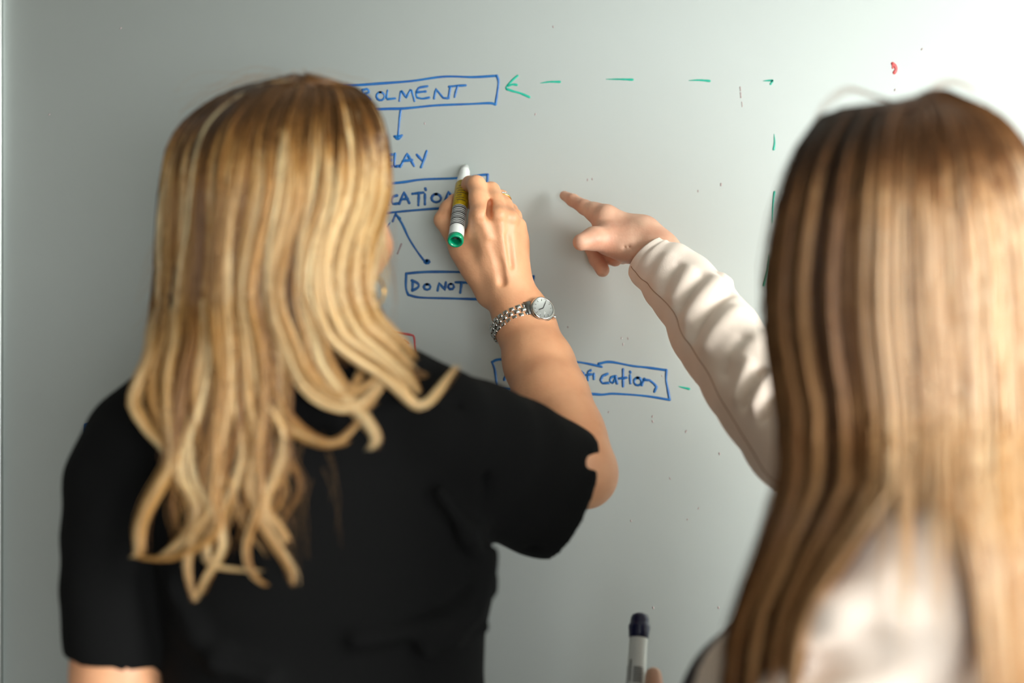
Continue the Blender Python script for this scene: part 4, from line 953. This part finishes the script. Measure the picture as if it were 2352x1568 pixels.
cn = cn*.8 + np.array([0, -1, .05])*.45; cn /= np.linalg.norm(cn)
cc = cc + A*float((np.array([X(1239, cc[1]), cc[1], Z(718, cc[1])])-cc) @ A)*.9
def wp(name, prof, m, seg=40):
    V, Q = lathe(prof, cc, cn, seg); return link(name, npmesh(name, local(V, watch), Q), watch, m)
wp('case', [(.0001, -.003), (.0125, -.003), (.0138, -.0015), (.0140, .0030), (.0136, .0040), (.0130, .0045)], M['steel_b'])
wp('bezel', [(.0134, .0040), (.0135, .0052), (.0124, .0064), (.0112, .0066), (.0110, .0052)], M['steel'])
wp('dial', [(.0112, .0052), (.0001, .0053)], M['dial'])['label'] = 'silver dial'
wp('crystal', [(.0110, .0062), (.0109, .0068), (.0001, .0070)], M['crystal'])
uu, vv, aa = frame_of(cn)
mk = []
def slab(c0, d, w, l, t):
    d = d/np.linalg.norm(d); s_ = np.cross(cn, d); c0 = np.array(c0)
    V = np.array([c0+s_*a*w+d*b_*l+cn*c_*t for c_ in (0, 1) for b_ in (0, 1) for a in (-.5, .5)])
    return V, np.array([(0,1,3,2),(4,6,7,5),(0,4,5,1),(2,3,7,6),(0,2,6,4),(1,5,7,3)])
for k in range(12):
    d = math.cos(k*math.pi/6)*uu+math.sin(k*math.pi/6)*vv; mk.append(slab(cc+cn*.0054+d*.0082, d, .0006, .0018, .0003))
V, Q = merge(mk); link('hour_markers', npmesh('hour_markers', local(V, watch), Q), watch, M['steel'], False)['kind'] = 'stuff'
for d, l, w in ((.5*uu+.86*vv, .0075, .0007), (-.9*uu-.3*vv, .0055, .0009)):
    V, Q = slab(cc+cn*.0058, d, w, l, .0003); link('watch_hand', npmesh('watch_hand', local(V, watch), Q), watch, M['print'], False)
cd_ = (-e2*.0+A*.6+e1*.8); cd_ -= cn*(cd_@cn); cd_ /= np.linalg.norm(cd_)
V, Q = lathe([(.0001, .0175), (.0020, .0172), (.0022, .0150), (.0012, .0145), (.0012, .0130)], cc+cn*.001, cd_, 14)
link('crown', npmesh('crown', local(V, watch), Q), watch, M['steel'])
# bracelet links: brick pattern of bevelled links
def link_mesh(wd, ln, th_):
    x, y, z = wd/2, ln/2, th_/2; b_ = min(x, y)*.35; tp = z; V = []
    for zz, ins in ((-z, 0), (z*.3, 0), (z, b_)):
        V += [(-x+ins*.8, -y+ins, zz), (x-ins*.8, -y+ins, zz), (x-ins*.8, y-ins, zz), (-x+ins*.8, y-ins, zz)]
    Q = [(3,2,1,0), (8,9,10,11)] + [(k*4+i, k*4+(i+1)%4, (k+1)*4+(i+1)%4, (k+1)*4+i) for k in (0, 1) for i in range(4)]
    return npmesh('link', np.array(V), np.array(Q))
lm = [link_mesh(.0046, .0060, .0030), link_mesh(.0046, .0060, .0036)]
for q_ in lm: q_.materials.append(M['steel'])
bq = []  # dark band added under the links so the gaps look shaded
for t_k in np.linspace(tc_+.42, tc_+2*math.pi-.42, 60):
    c, n, tg = ringpt(t_k, -.0006); bq += [c-A*.0072, c+A*.0072]
i_ = np.arange(59)*2
link('gap_shade_band', npmesh('gap_shade_band', local(np.array(bq), watch), np.stack([i_, i_+1, i_+3, i_+2], 1)), watch, M['print'])
steps = []
t = tc_ + .50; 
while t < tc_ + 2*math.pi - .50:
    steps.append(t); t += .0072/math.hypot(RA*math.sin(t), RB*math.cos(t))
for k, t in enumerate(steps):
    for j in (-1, 0, 1):
        t2 = t + (.10 if j == 0 else 0.0)
        c, n, tg = ringpt(t2, .0004 if j else .0010)
        o = bpy.data.objects.new('link', lm[0 if j else 1]); COL.objects.link(o); o.parent = watch
        mtx = Matrix(((A[0], tg[0], n[0], c[0]-wc[0]), (A[1], tg[1], n[1], c[1]-wc[1]), (A[2], tg[2], n[2], c[2]-wc[2]), (0, 0, 0, 1))) @ Matrix.Translation((j*.0051, 0, 0))
        o.matrix_local = mtx
for sgn_ in (-1, 1):     # end links between case and bracelet
    t0_ = tc_ + sgn_*.40; c, n, tg = ringpt(t0_, .0012)
    o = link('end_link', link_mesh(.0162, .0078, .0040), watch, None); o.data.materials.append(M['steel_b'])
    o.matrix_local = Matrix(((A[0], tg[0], n[0], c[0]-wc[0]), (A[1], tg[1], n[1], c[1]-wc[1]), (A[2], tg[2], n[2], c[2]-wc[2]), (0, 0, 0, 1)))
# ring on the ring finger
rax = P(1149,455,1.568)-P(1158,472,1.552); rax /= np.linalg.norm(rax); rc = P(1154,464,1.560)
ring_o = empty('finger_ring', rc); tag(ring_o, 'gold and silver ring with small stones on the ring finger of the writing hand', 'ring')
V, Q = torus(rc, rax, .0096, .0010, 36, 10); link('band', npmesh('band', local(V, ring_o), Q), ring_o, M['gold'])
V, Q = torus(rc+rax*.0022, rax, .0096, .0009, 36, 10); link('band', npmesh('band', local(V, ring_o), Q), ring_o, M['steel'])['label'] = 'silver band'
u, v, a = frame_of(rax); tcm = math.atan2(-v[1]+v[2]*.4, -u[1]+u[2]*.4)
for k in range(-3, 4):
    d = math.cos(tcm+k*.24)*u+math.sin(tcm+k*.24)*v; V, Q = lathe([(.0001, -.0010), (.0012, .0), (.0009, .0006), (.0001, .0007)], rc+rax*.0022+d*.0106, d, 8)
    link('stone', npmesh('stone', local(V, ring_o), Q), ring_o, M['stone'], False)
# hoop earring
ec = P(866, 668, 1.19); er = empty('hoop_earring', ec); tag(er, 'thin gold hoop earring in the right ear of the woman in black', 'earring')
V, Q = torus(ec, (.88, -.42, 0), .0112, .0010, 48, 10); link('hoop', npmesh('hoop', local(V, er), Q), er, M['gold'])
